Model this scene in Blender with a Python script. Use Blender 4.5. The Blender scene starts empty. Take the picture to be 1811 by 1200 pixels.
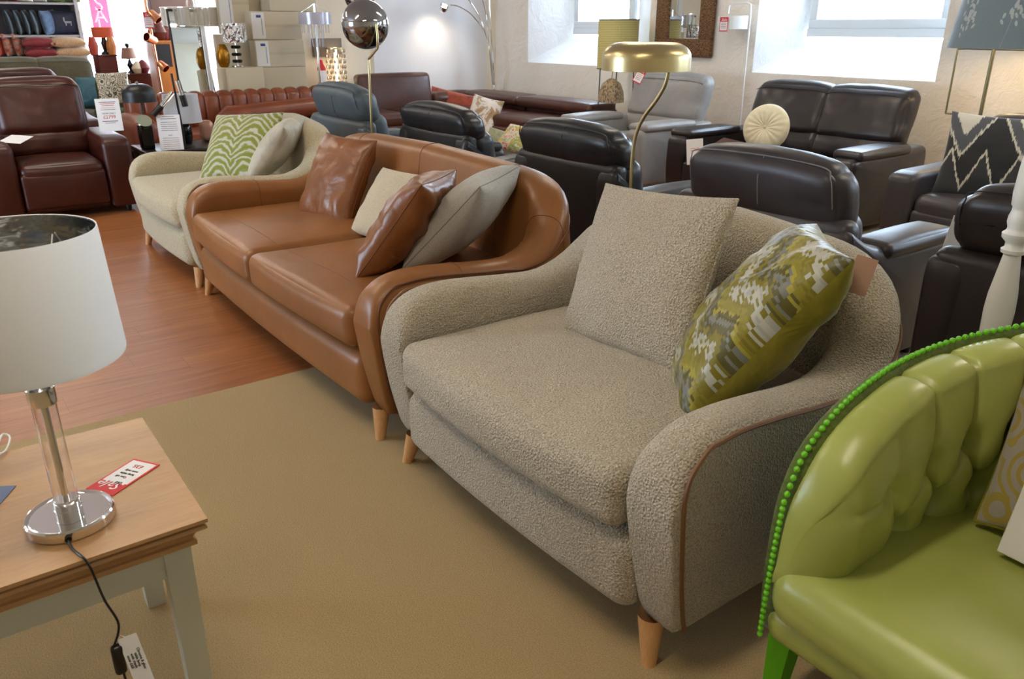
import bpy, bmesh, math, random
from mathutils import Vector, Matrix, noise
R = math.radians
rnd = random.Random(7)
sc = bpy.context.scene
COL = sc.collection

# ---------------------------------------------------------------- camera
cam_d = bpy.data.cameras.new('camera')
cam_d.sensor_fit = 'HORIZONTAL'; cam_d.lens = 18.0; cam_d.sensor_width = 18.0*1811/1400
cam_d.dof.use_dof = True; cam_d.dof.focus_distance = 2.9; cam_d.dof.aperture_fstop = 5.0
cam_d.clip_start = 0.05
cam = bpy.data.objects.new('camera', cam_d); COL.objects.link(cam)
CAM_H, PITCH, YAW = 1.55, R(21.5), R(53.8)
cam.location = (0, 0, CAM_H)
cam.rotation_euler = (math.pi/2-PITCH, 0, YAW)
sc.camera = cam
# ---------------------------------------------------------------- colour management
sc.view_settings.view_transform = 'Standard'; sc.view_settings.look = 'None'
sc.view_settings.gamma = 1; sc.view_settings.use_curve_mapping = False
sc.view_settings.exposure = 0.66
# ---------------------------------------------------------------- daylight (overcast sky)
SKY = 13.0
w = bpy.data.worlds.new('world'); sc.world = w; w.use_nodes = True
nt = w.node_tree; bg = nt.nodes['Background']
bg.inputs[0].default_value = (0.64, 0.81, 1.0, 1); bg.inputs[1].default_value = SKY
def portal(x, y, z, rx, rz, sx, sz):
    l = bpy.data.lights.new('window_portal', 'AREA'); l.shape = 'RECTANGLE'; l.size = sx; l.size_y = sz
    l.cycles.is_portal = True
    o = bpy.data.objects.new('window_portal', l); COL.objects.link(o)
    o.location = (x, y, z); o.rotation_euler = (rx, 0, rz)
# portals sit in the window openings of the room (local -Z looks into the room)
portal(-8.3, 7.95, 2.05, R(-90), 0, 2.0, 1.2)
portal(-4.75, 7.95, 2.05, R(-90), 0, 1.6, 1.2)
portal(-1.6, 7.95, 2.05, R(-90), 0, 1.6, 1.2)
portal(1.2, 7.95, 2.05, R(-90), 0, 1.6, 1.2)
portal(-15.75, 3.5, 1.5, R(90), R(-90), 1.9, 2.2)
portal(-6.4, -3.9, 1.6, R(90), 0, 2.6, 1.6)

# ---------------------------------------------------------------- pixel ray -> room point (calibrated from the photograph)
def _ray(x, y):
    a = (x-905.5)/1400.; b = -(y-600)/1400.
    c, s = math.cos(PITCH), math.sin(PITCH)
    v = (a, c+b*s, -s+b*c)
    cy, sy = math.cos(YAW), math.sin(YAW)
    return Vector((v[0]*cy-v[1]*sy, v[0]*sy+v[1]*cy, v[2]))
def GZ(x, y, z=0):
    d = _ray(x, y); t = (z-CAM_H)/d.z; return Vector((d.x*t, d.y*t, z))
def AX(x, y, X):
    d = _ray(x, y); t = X/d.x; return Vector((X, d.y*t, CAM_H+d.z*t))
def AY(x, y, Y):
    d = _ray(x, y); t = Y/d.y; return Vector((d.x*t, Y, CAM_H+d.z*t))

# ---------------------------------------------------------------- materials
def lin(h):
    h = h.lstrip('#'); out = []
    for i in (0, 2, 4):
        c = int(h[i:i+2], 16)/255
        out.append(c/12.92 if c <= .04045 else ((c+.055)/1.055)**2.4)
    return (*out, 1)
class NT:
    def __init__(s, name):
        s.m = bpy.data.materials.new(name); s.m.use_nodes = True
        s.t = s.m.node_tree; s.n = s.t.nodes; s.l = s.t.links
        s.b = s.n['Principled BSDF']; s.o = s.n['Material Output']
        s.tc = None
    def coord(s, kind='Object'):
        if s.tc is None: s.tc = s.n.new('ShaderNodeTexCoord')
        return s.tc.outputs[kind]
    def new(s, t, **kw):
        n = s.n.new(t)
        for k, v in kw.items(): setattr(n, k, v)
        return n
    def link(s, a, b): s.l.new(a, b)
    def math(s, op, a, b=0.0, c=None):
        n = s.n.new('ShaderNodeMath'); n.operation = op
        for i, v in enumerate((a, b) if c is None else (a, b, c)):
            if isinstance(v, (int, float)): n.inputs[i].default_value = v
            else: s.l.new(v, n.inputs[i])
        return n.outputs[0]
    def mapping(s, scale=(1, 1, 1), rot=(0, 0, 0), kind='Object', loc=(0,0,0)):
        m = s.n.new('ShaderNodeMapping'); s.l.new(s.coord(kind), m.inputs[0])
        m.inputs['Scale'].default_value = scale; m.inputs['Rotation'].default_value = rot
        m.inputs['Location'].default_value = loc
        return m.outputs[0]
    def noise(s, vec, scale, detail=3, rough=.5, dist=0):
        n = s.n.new('ShaderNodeTexNoise'); n.inputs['Scale'].default_value = scale
        n.inputs['Detail'].default_value = detail; n.inputs['Roughness'].default_value = rough
        n.inputs['Distortion'].default_value = dist
        if vec is not None: s.l.new(vec, n.inputs['Vector'])
        return n.outputs[0]
    def ramp(s, fac, stops, interp='LINEAR'):
        r = s.n.new('ShaderNodeValToRGB'); r.color_ramp.interpolation = interp
        e = r.color_ramp.elements
        while len(e) < len(stops): e.new(.5)
        for i, (p, c) in enumerate(stops):
            e[i].position = p; e[i].color = lin(c) if isinstance(c, str) else c
        s.l.new(fac, r.inputs[0]); return r.outputs[0]
    def mix(s, fac, a, b):
        n = s.n.new('ShaderNodeMix'); n.data_type = 'RGBA'
        for i, v in ((0, fac), (6, a), (7, b)):
            if isinstance(v, str): n.inputs[i].default_value = lin(v)
            elif isinstance(v, (int, float, tuple)): n.inputs[i].default_value = v
            else: s.l.new(v, n.inputs[i])
        return n.outputs[2]
    def sep(s, vec):
        n = s.n.new('ShaderNodeSeparateXYZ'); s.l.new(vec, n.inputs[0]); return n.outputs
    def base(s, c):
        if isinstance(c, str): s.b.inputs['Base Color'].default_value = lin(c)
        else: s.l.new(c, s.b.inputs['Base Color'])
    def bump(s, h, strength=.3, dist=.01, prev=None):
        n = s.n.new('ShaderNodeBump'); n.inputs['Strength'].default_value = strength
        n.inputs['Distance'].default_value = dist; s.l.new(h, n.inputs['Height'])
        if prev is not None: s.l.new(prev, n.inputs['Normal'])
        s.l.new(n.outputs[0], s.b.inputs['Normal']); return n.outputs[0]
    def set(s, **kw):
        for k, v in kw.items():
            s.b.inputs[k.replace('_', ' ')].default_value = v
        return s
def plain(name, c, rough=.5, metal=0, **kw):
    m = NT(name); m.base(c); m.set(Roughness=rough, Metallic=metal, **kw); return m.m
def leather(name, c, c2, rough=.36, wrinkle=.35, scale=1.0):
    m = NT(name); v = m.coord('Object')
    n1 = m.noise(v, 3.2*scale, 4, .55, .4)
    m.base(m.ramp(n1, [(.3, c), (.72, c2)]))
    vo = m.new('ShaderNodeTexVoronoi'); vo.inputs['Scale'].default_value = 260; m.link(v, vo.inputs['Vector'])
    b1 = m.bump(vo.outputs['Distance'], .05, .001)
    n2 = m.noise(v, 4.5*scale, 3, .5, .5)
    m.bump(n2, wrinkle, .02, b1)
    m.set(Roughness=rough+.02, Specular_IOR_Level=.5)
    return m.m
def boucle(name, c, c2, scale=300, strength=.9):
    m = NT(name); v = m.coord('Object')
    n = m.noise(v, scale, 2, .6)
    n0 = m.noise(v, 5, 2)
    col = m.ramp(n, [(.36, c2), (.58, c)])
    m.base(m.mix(m.math('MULTIPLY', n0, .25), col, c2))
    vo = m.new('ShaderNodeTexVoronoi'); vo.inputs['Scale'].default_value = scale*.62; m.link(v, vo.inputs['Vector'])
    b = m.bump(vo.outputs['Distance'], strength, .006)
    m.bump(n, .5, .003, b)
    m.set(Roughness=.95, Sheen_Weight=.25, Sheen_Roughness=.5, Specular_IOR_Level=.15); return m.m
def fabric(name, c, c2, scale=60, strength=.25, rough=.9, weave=0):
    m = NT(name); v = m.coord('Object')
    n = m.noise(v, scale, 3, .6)
    m.base(m.ramp(n, [(.35, c), (.68, c2)]))
    b = None
    if weave:
        wv = m.new('ShaderNodeTexWave'); wv.inputs['Scale'].default_value = weave; wv.bands_direction = 'Y'; m.link(v, wv.inputs['Vector'])
        b = m.bump(wv.outputs[1], .4, .002)
    n2 = m.noise(v, 7, 3, .6, .6)
    m.bump(n2, strength, .015, b)
    m.set(Roughness=rough, Sheen_Weight=.25, Specular_IOR_Level=.2); return m.m
def velvet(name, c, c2, scale=8):
    m = NT(name); v = m.coord('Object')
    m.base(m.ramp(m.noise(v, scale, 3, .6, 1), [(.35, c), (.7, c2)]))
    m.bump(m.noise(v, 9, 3, .6, .8), .5, .02)
    m.set(Roughness=.55, Sheen_Weight=.35, Sheen_Roughness=.3); return m.m
def woodmat(name, c, c2, rough=.4, rot=(0,0,0), scale=(1,14,14)):
    m = NT(name); v = m.mapping(scale, rot)
    n = m.noise(v, 1.6, 5, .6, .8)
    n2 = m.noise(v, 14, 2, .6)
    col = m.mix(.35, m.ramp(n, [(.3, c), (.7, c2)]), m.ramp(n2, [(.35, c), (.65, c2)]))
    m.base(col); m.bump(n2, .08, .002); m.set(Roughness=rough); return m.m

M = {}
M['boucle'] = boucle('boucle', '#cdc3b0', '#9b8f7b', 240)
M['boucle_far'] = boucle('boucle_far', '#cabfa3', '#a3977c', 200, .5)
M['tan'] = leather('tan_leather', '#835428', '#976336', .36, .16)
M['tan_cushion'] = leather('tan_cushion_leather', '#74431d', '#8a552d', .32, .6, 1.6)
M['tan_seam'] = plain('tan_stitching', '#6f3e1e', .5); M['grey_seam'] = plain('grey_seam', '#85827b', .8)
M['pipe_tan'] = plain('brown_leather_piping', '#7a5537', .5)
M['oak_leg'] = woodmat('oak_leg', '#c08c58', '#d6a673', .45, (0,0,0), (14,14,2))
M['oak_top'] = woodmat('oak_top', '#a67c4e', '#bc9363', .32, (0,0,0), (12,1.2,12))
M['paint_grey'] = plain('sage_grey_paint', '#c0c0b1', .45)
M['chrome'] = plain('chrome', '#e8e8ea', .08, 1)
M['chrome_dark'] = plain('smoked_chrome', '#a2a3a8', .03, 1)
M['brass'] = plain('brushed_brass', '#c8b98c', .32, 1)
M['copper'] = plain('copper', '#c98763', .25, 1)
M['black_metal'] = plain('black_metal', '#101114', .4)
M['black_gloss'] = plain('black_gloss', '#08080a', .08)
M['black_plastic'] = plain('black_plastic', '#0d0d0f', .35)
M['red'] = plain('red_card', '#d3252a', .6)
M['white'] = plain('white_card', '#eeeef0', .6)
M['ink'] = plain('ink', '#33343a', .7)
M['ink_red'] = plain('red_ink', '#c4434a', .7)
M['paint_white'] = plain('white_paint', '#e9e9e6', .35)
M['win_frame'] = plain('white_window_frame', '#dfe6ea', .35)
M['rust_leather'] = leather('red_brown_leather', '#341108', '#46190e', .34, .2)
M['brown_leather'] = leather('chocolate_leather', '#40221a', '#553024', .33, .12)
M['chest_leather'] = leather('chestnut_leather', '#6c3219', '#854526', .34, .15)
M['black_leather'] = leather('black_leather', '#191a1e', '#25272c', .34, .2)
M['taupe_leather'] = leather('dark_taupe_leather', '#373236', '#454044', .38, .14)
M['dark_leather'] = leather('dark_brown_leather', '#251e1f', '#322a2b', .34, .14)
M['grey_leather'] = leather('grey_leather', '#8b8886', '#9c9997', .42, .2)
M['blue_leather'] = leather('slate_blue_leather', '#414e54', '#505d64', .45, .2)
M['green_leather'] = leather('lime_leather', '#9fa752', '#adb560', .29, .06)
M['green_leg'] = plain('bright_green_lacquer', '#55a80a', .3)
M['nail'] = plain('green_enamel_nail', '#6cc41a', .25)
M['olive_wool'] = fabric('olive_wool', '#4a5a20', '#5f7030', 90, .3)
M['seam_dark'] = plain('dark_seam', '#141416', .5)
M['seam_light'] = plain('grey_stitching', '#8a8284', .6)
M['lining_black'] = plain('black_base_cloth', '#0b0a0a', .9)
# ---------------------------------------------------------------- mesh tools
class MB:
    def __init__(s): s.v = []; s.f = []; s.mi = []
    def add(s, vs, fs, mi=0, X=None):
        o = len(s.v)
        s.v += [tuple(X @ Vector(p)) if X is not None else tuple(p) for p in vs]
        for k, f in enumerate(fs):
            s.f.append(tuple(i+o for i in f)); s.mi.append(mi[k] if isinstance(mi, list) else mi)
        return s
    def rbox(s, c, size, r=.02, puff=(0, 0, 0), mi=0, X=None, deform=None, k=4, m=4):
        h = [max(a/2, 1e-4) for a in size]; r = min(r, min(h)*.999)
        def axis(hh):
            a = [-hh+r*(1-math.cos(math.pi/2*i/k)) for i in range(k+1)]
            n = max(1, m)
            mid = [(-hh+r)+(2*hh-2*r)*i/n for i in range(1, n)]
            return a+mid+[-q for q in reversed(a)]
        ax = [axis(q) for q in h]; key = {}; vs = []; fs = []
        def vid(p):
            kk = tuple(round(q, 6) for q in p)
            if kk in key: return key[kk]
            q = [max(-(h[i]-r), min(h[i]-r, p[i])) for i in range(3)]
            d = [p[i]-q[i] for i in range(3)]; L = math.sqrt(sum(t*t for t in d))
            # square-to-sphere for corners keeps the fillets even
            if L > 1e-9:
                t = [q[i]+d[i]/L*r for i in range(3)]
            else: t = list(p)
            u = [p[i]/h[i] for i in range(3)]
            for i in range(3):
                if puff[i]:
                    a, b = [j for j in range(3) if j != i]
                    t[i] += puff[i]*u[i]*max(0, 1-u[a]**2)*max(0, 1-u[b]**2)
            if deform: t = deform(t, u)
            key[kk] = len(vs); vs.append((t[0]+c[0], t[1]+c[1], t[2]+c[2])); return key[kk]
        for i in range(3):
            a, b = [(1, 2), (2, 0), (0, 1)][i]
            for sg in (-1, 1):
                for ia in range(len(ax[a])-1):
                    for ib in range(len(ax[b])-1):
                        q = []
                        for (x, y) in ((ia, ib), (ia+1, ib), (ia+1, ib+1), (ia, ib+1)):
                            p = [0, 0, 0]; p[i] = sg*h[i]; p[a] = ax[a][x]; p[b] = ax[b][y]
                            q.append(vid(p))
                        if sg < 0: q.reverse()
                        fs.append(q)
        return s.add(vs, fs, mi, X)
    def box(s, c, size, mi=0, X=None):
        h = [a/2 for a in size]
        vs = [(c[0]+x*h[0], c[1]+y*h[1], c[2]+z*h[2]) for x in (-1, 1) for y in (-1, 1) for z in (-1, 1)]
        return s.add(vs, [(0,1,3,2),(4,6,7,5),(0,4,5,1),(2,3,7,6),(0,2,6,4),(1,5,7,3)], mi, X)
    def grid(s, nu, nv, fn, cu=False, cv=False, mi=0, X=None, flip=False):
        vs = [fn(i, j) for i in range(nu) for j in range(nv)]; fs = []
        for i in range(nu if cu else nu-1):
            for j in range(nv if cv else nv-1):
                a, b = i*nv+j, ((i+1) % nu)*nv+j
                c, d = ((i+1) % nu)*nv+(j+1) % nv, i*nv+(j+1) % nv
                fs.append((a, d, c, b) if flip else (a, b, c, d))
        return s.add(vs, fs, mi, X)
    def lathe(s, prof, n=32, mi=0, X=None, c=(0, 0, 0)):
        vs = []; fs = []; rings = []
        for (r, z) in prof:
            if r < 1e-5: rings.append([len(vs)]); vs.append((c[0], c[1], c[2]+z))
            else:
                rings.append(list(range(len(vs), len(vs)+n)))
                for k in range(n):
                    a = 2*math.pi*k/n; vs.append((c[0]+r*math.cos(a), c[1]+r*math.sin(a), c[2]+z))
        for a, b in zip(rings, rings[1:]):
            for k in range(n):
                k2 = (k+1) % n
                if len(a) == 1 and len(b) == 1: continue
                if len(a) == 1: fs.append((a[0], b[k2], b[k]))
                elif len(b) == 1: fs.append((a[k], a[k2], b[0]))
                else: fs.append((a[k], a[k2], b[k2], b[k]))
        return s.add(vs, fs, mi, X)
    def tube(s, pts, r, n=8, mi=0, X=None, closed=False):
        P = [Vector(p) for p in pts]; N = len(P); rad = r if callable(r) else (lambda t: r)
        rings = []; up = None
        for i in range(N):
            if closed: d = P[(i+1) % N]-P[i-1]
            else: d = P[min(i+1, N-1)]-P[max(i-1, 0)]
            if d.length < 1e-9: d = Vector((0, 0, 1))
            d.normalize()
            if up is None:
                up = Vector((0, 0, 1)) if abs(d.z) < .9 else Vector((1, 0, 0))
            up = (up-d*up.dot(d))
            if up.length < 1e-6: up = d.orthogonal()
            up.normalize(); sd = d.cross(up); rr = rad(i/max(1, N-1))
            rings.append([P[i]+(up*math.cos(2*math.pi*k/n)+sd*math.sin(2*math.pi*k/n))*rr for k in range(n)])
        vs = [p for q in rings for p in q]; fs = []
        for i in range(N if closed else N-1):
            j = (i+1) % N
            for k in range(n):
                k2 = (k+1) % n; fs.append((i*n+k, i*n+k2, j*n+k2, j*n+k))
        if not closed:
            fs.append(tuple(reversed(range(n)))); fs.append(tuple((N-1)*n+k for k in range(n)))
        return s.add(vs, fs, mi, X)
    def prism(s, poly, z0, z1, mi=0, X=None):
        n = len(poly)
        vs = [(x, y, z0) for x, y in poly]+[(x, y, z1) for x, y in poly]
        fs = [tuple(reversed(range(n))), tuple(range(n, 2*n))]
        fs += [(i, (i+1) % n, n+(i+1) % n, n+i) for i in range(n)]
        return s.add(vs, fs, mi, X)
    def slab(s, poly, T, r, mi=0, X=None, k=5, bulge=0):
        """outline in (u,v), thickness T along w, all edges rounded with radius r; maps (u,v,w)->(y,z,x)"""
        n = len(poly); A = sum(poly[i][0]*poly[(i+1) % n][1]-poly[(i+1) % n][0]*poly[i][1] for i in range(n))
        if A < 0: poly = poly[::-1]
        nr = []
        for i in range(n):
            a, b, c = Vector(poly[i-1]), Vector(poly[i]), Vector(poly[(i+1) % n])
            e1 = (b-a).normalized(); e2 = (c-b).normalized()
            m1 = Vector((e1.y, -e1.x)); m2 = Vector((e2.y, -e2.x)); m_ = (m1+m2)
            m_ = m_.normalized()/max(.5, math.sqrt(max(.01, (1+m1.dot(m2))/2))); nr.append(m_)
        rings = []
        for side in (-1, 1):
            seq = range(k+1) if side < 0 else range(k, -1, -1)
            for q in seq:
                th = math.pi/2*q/k; ins = r*(1-math.sin(th)); wz = side*(T/2-r+r*math.cos(th))
                rings.append([(wz, poly[i][0]-nr[i].x*ins, poly[i][1]-nr[i].y*ins) for i in range(n)])
        vs = [p for q in rings for p in q]; fs = []
        for i in range(len(rings)-1):
            for j in range(n):
                j2 = (j+1) % n; fs.append((i*n+j, i*n+j2, (i+1)*n+j2, (i+1)*n+j))
        # caps with a centre vertex
        for ri, side in ((0, -1), (len(rings)-1, 1)):
            cx = sum(p[1] for p in rings[ri])/n; cz = sum(p[2] for p in rings[ri])/n
            vs.append((side*(T/2+bulge), cx, cz)); ci = len(vs)-1
            for j in range(n):
                j2 = (j+1) % n
                fs.append((ri*n+j2, ri*n+j, ci) if side < 0 else (ri*n+j, ri*n+j2, ci))
        return s.add(vs, fs, mi, X)
    def build(s, name, mats, parent=None, loc=(0, 0, 0), rot=(0, 0, 0), sharp=45, mw=None):
        me = bpy.data.meshes.new(name); me.from_pydata(s.v, [], s.f); me.validate()
        for m in (mats if isinstance(mats, (list, tuple)) else [mats]): me.materials.append(M[m] if isinstance(m, str) else m)
        if len(me.polygons) == len(s.mi): me.polygons.foreach_set('material_index', s.mi)
        bm = bmesh.new(); bm.from_mesh(me); bmesh.ops.recalc_face_normals(bm, faces=bm.faces); bm.to_mesh(me); bm.free()
        me.polygons.foreach_set('use_smooth', [True]*len(me.polygons))
        if sharp: me.set_sharp_from_angle(angle=R(sharp))
        o = bpy.data.objects.new(name, me); COL.objects.link(o); o.parent = parent
        if mw is not None: o.matrix_world = mw if parent is None else mw
        else: o.location = loc; o.rotation_euler = rot
        return o
def tag(o, label, cat=None, group=None, kind=None):
    if label: o['label'] = label
    if cat: o['category'] = cat
    if group: o['group'] = group
    if kind: o['kind'] = kind
    return o
def thing(name, label, cat, loc=(0, 0, 0), rz=0, group=None):
    o = bpy.data.objects.new(name, None); COL.objects.link(o); o.empty_display_size = .1
    o.location = loc; o.rotation_euler = (0, 0, rz)
    return tag(o, label, cat, group)
def struct(o, label=None):
    o['kind'] = 'structure'
    if label: o['label'] = label
    return o
def copy_tree(o, parent=None):
    c = o.copy(); COL.objects.link(c); c.parent = parent
    for ch in [q for q in bpy.data.objects if q.parent == o]: copy_tree(ch, c)
    return c
def lerp_table(tab, x):
    if x <= tab[0][0]: return tab[0][1]
    for i in range(len(tab)-1):
        (a, p), (b, q) = tab[i], tab[i+1]
        if x <= b:
            t = (x-a)/(b-a)
            # catmull-rom style tangents
            m0 = ((q-p)/(b-a)) if i == 0 else ((q-tab[i-1][1])/(b-tab[i-1][0]))
            m1 = ((q-p)/(b-a)) if i+2 >= len(tab) else ((tab[i+2][1]-p)/(tab[i+2][0]-a))
            h = b-a
            return (2*t**3-3*t*t+1)*p+(t**3-2*t*t+t)*h*m0+(-2*t**3+3*t*t)*q+(t**3-t*t)*h*m1
    return tab[-1][1]
def smooth_pts(pts, n=6, closed=False):
    P = [Vector(p) for p in pts]; out = []; N = len(P)
    for i in range(N if closed else N-1):
        if closed: a, b, c, d = P[i-1], P[i], P[(i+1) % N], P[(i+2) % N]
        else: a, b, c, d = P[max(i-1, 0)], P[i], P[i+1], P[min(i+2, N-1)]
        for k in range(n):
            t = k/n
            out.append(.5*((2*b)+(c-a)*t+(2*a-5*b+4*c-d)*t*t+(3*b-a-3*c+d)*t**3))
    if not closed: out.append(P[-1])
    return out
def round_poly(poly, r, k=4):
    """round the corners of a 2D polygon; r a number or one per corner"""
    out = []; n = len(poly)
    for i in range(n):
        rr = r[i] if isinstance(r, (list, tuple)) else r
        a, b, c = Vector(poly[i-1]), Vector(poly[i]), Vector(poly[(i+1) % n])
        d1 = (a-b); d2 = (c-b); rr = min(rr, d1.length*.49, d2.length*.49)
        if rr < 1e-4: out.append(tuple(b)); continue
        p, q = b+d1.normalized()*rr, b+d2.normalized()*rr
        for j in range(k+1):
            t = j/k; out.append(tuple((1-t)**2*p+2*t*(1-t)*b+t*t*q))
    return out
def basis(c, nrm, up):
    z = Vector(nrm).normalized(); y = Vector(up); y = (y-z*y.dot(z)).normalized(); x = y.cross(z)
    m = Matrix((x, y, z)).transposed().to_4x4(); m.translation = Vector(c); return m
def text(txt, size, mat, mw, parent=None, name='lettering', align='CENTER', shear=0, ext=.0006):
    cu = bpy.data.curves.new(name, 'FONT'); cu.body = txt; cu.size = size; cu.align_x = align; cu.align_y = 'CENTER'
    cu.shear = shear; cu.extrude = ext; cu.resolution_u = 3
    o = bpy.data.objects.new(name, cu); COL.objects.link(o)
    dg = bpy.context.evaluated_depsgraph_get(); dg.update()
    me = bpy.data.meshes.new_from_object(o.evaluated_get(dg)); bpy.data.objects.remove(o); bpy.data.curves.remove(cu)
    me.materials.clear(); me.materials.append(M[mat] if isinstance(mat, str) else mat)
    o = bpy.data.objects.new(name, me); COL.objects.link(o)
    o.parent = parent
    if parent is None: o.matrix_world = mw
    else: o.matrix_local = mw
    return o

# ---------------------------------------------------------------- cushions
def pillow(name, label, cat, c, nrm, up, wd, ht, T, mats, group=None, wrinkle=.006, pinch=.07, seed=0, pw=.42, piping=None, flop=0, slump=.0, n=30):
    mats = mats if isinstance(mats, (list, tuple)) else [mats]
    mb = MB(); us = [math.sin(math.pi/2*(-1+2*i/n)) for i in range(n+1)]
    def outline(u, v):
        return (wd/2*u*(1-pinch*(1-v*v)), ht/2*v*(1-pinch*(1-u*u)))
    def pt(u, v, sg):
        x, y = outline(u, v)
        e = max(0, (1-u*u)*(1-v*v))
        t = T/2*(e**pw)*(1-slump*v)
        nz = noise.noise(Vector((u*2.2+seed, v*2.2, sg*3.1+seed)))*1.0+.6*noise.noise(Vector((u*5+seed, v*5, sg)))
        rad = abs(noise.noise(Vector((math.atan2(v, u)*3.2+seed, .4, sg))))
        edge = (1-e)**2*min(1, e*9)
        t += wrinkle*nz*min(1, e*5)+wrinkle*2.2*rad*edge
        z = sg*max(t, 0)+flop*(u*u*.5+v*v*.5)
        return (x, y, z)
    mb.grid(n+1, n+1, lambda i, j: pt(us[i], us[j], 1), mi=0)
    mb.grid(n+1, n+1, lambda i, j: pt(us[i], us[j], -1), mi=len(mats)-1, flip=True)
    o = mb.build(name, mats, sharp=70, mw=basis(c, nrm, up))
    bm = bmesh.new(); bm.from_mesh(o.data); bmesh.ops.remove_doubles(bm, verts=bm.verts, dist=1e-5)
    bmesh.ops.recalc_face_normals(bm, faces=bm.faces); bm.to_mesh(o.data); bm.free()
    tag(o, label, cat, group)
    if piping:
        mat, r = piping; q = []
        for k in range(4*24):
            s_, t = divmod(k, 24); t = -1+2*t/24; t = math.sin(math.pi/2*t)
            u, v = [(t, -1), (1, t), (-t, 1), (-1, -t)][s_]
            x, y = outline(u, v); q.append((x, y, flop*(u*u*.5+v*v*.5)))
        p = MB().tube(q, r, 6, closed=True).build('piping', mat, parent=o)
    return o

# ---------------------------------------------------------------- curved-back sofas
def u_path(W, D, yc, a, b, p=2.9, n=40):
    """outer plan path of the right half: from the arm front (W/2,0) round to the back centre (0,D)"""
    pts = [Vector((W/2, yc*i/10)) for i in range(10)]
    for i in range(n+1):
        th = math.pi/2*i/n; cx, sy = abs(math.cos(th))**(2/p), abs(math.sin(th))**(2/p)
        pts.append(Vector((W/2-a+a*cx, yc+b*sy)))
    m = int((W/2-a)/.05)+1
    for i in range(1, m+1): pts.append(Vector(((W/2-a)*(1-i/m), yc+b)))
    L = [0]
    for i in range(1, len(pts)): L.append(L[-1]+(pts[i]-pts[i-1]).length)
    def at(s):
        if s >= L[-1]: return pts[-1], Vector((0, 1))
        for i in range(len(L)-1):
            if s <= L[i+1]:
                t = (s-L[i])/max(1e-9, L[i+1]-L[i]); p_ = pts[i].lerp(pts[i+1], t)
                d0 = (pts[min(i+1, len(pts)-1)]-pts[max(i-1, 0)]); d1 = (pts[min(i+2, len(pts)-1)]-pts[i])
                d = d0.normalized().lerp(d1.normalized(), t); return p_, Vector((d.y, -d.x)).normalized()
    return at, L[-1], L[9], L[10+n]
SEAM_Y = .15
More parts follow.
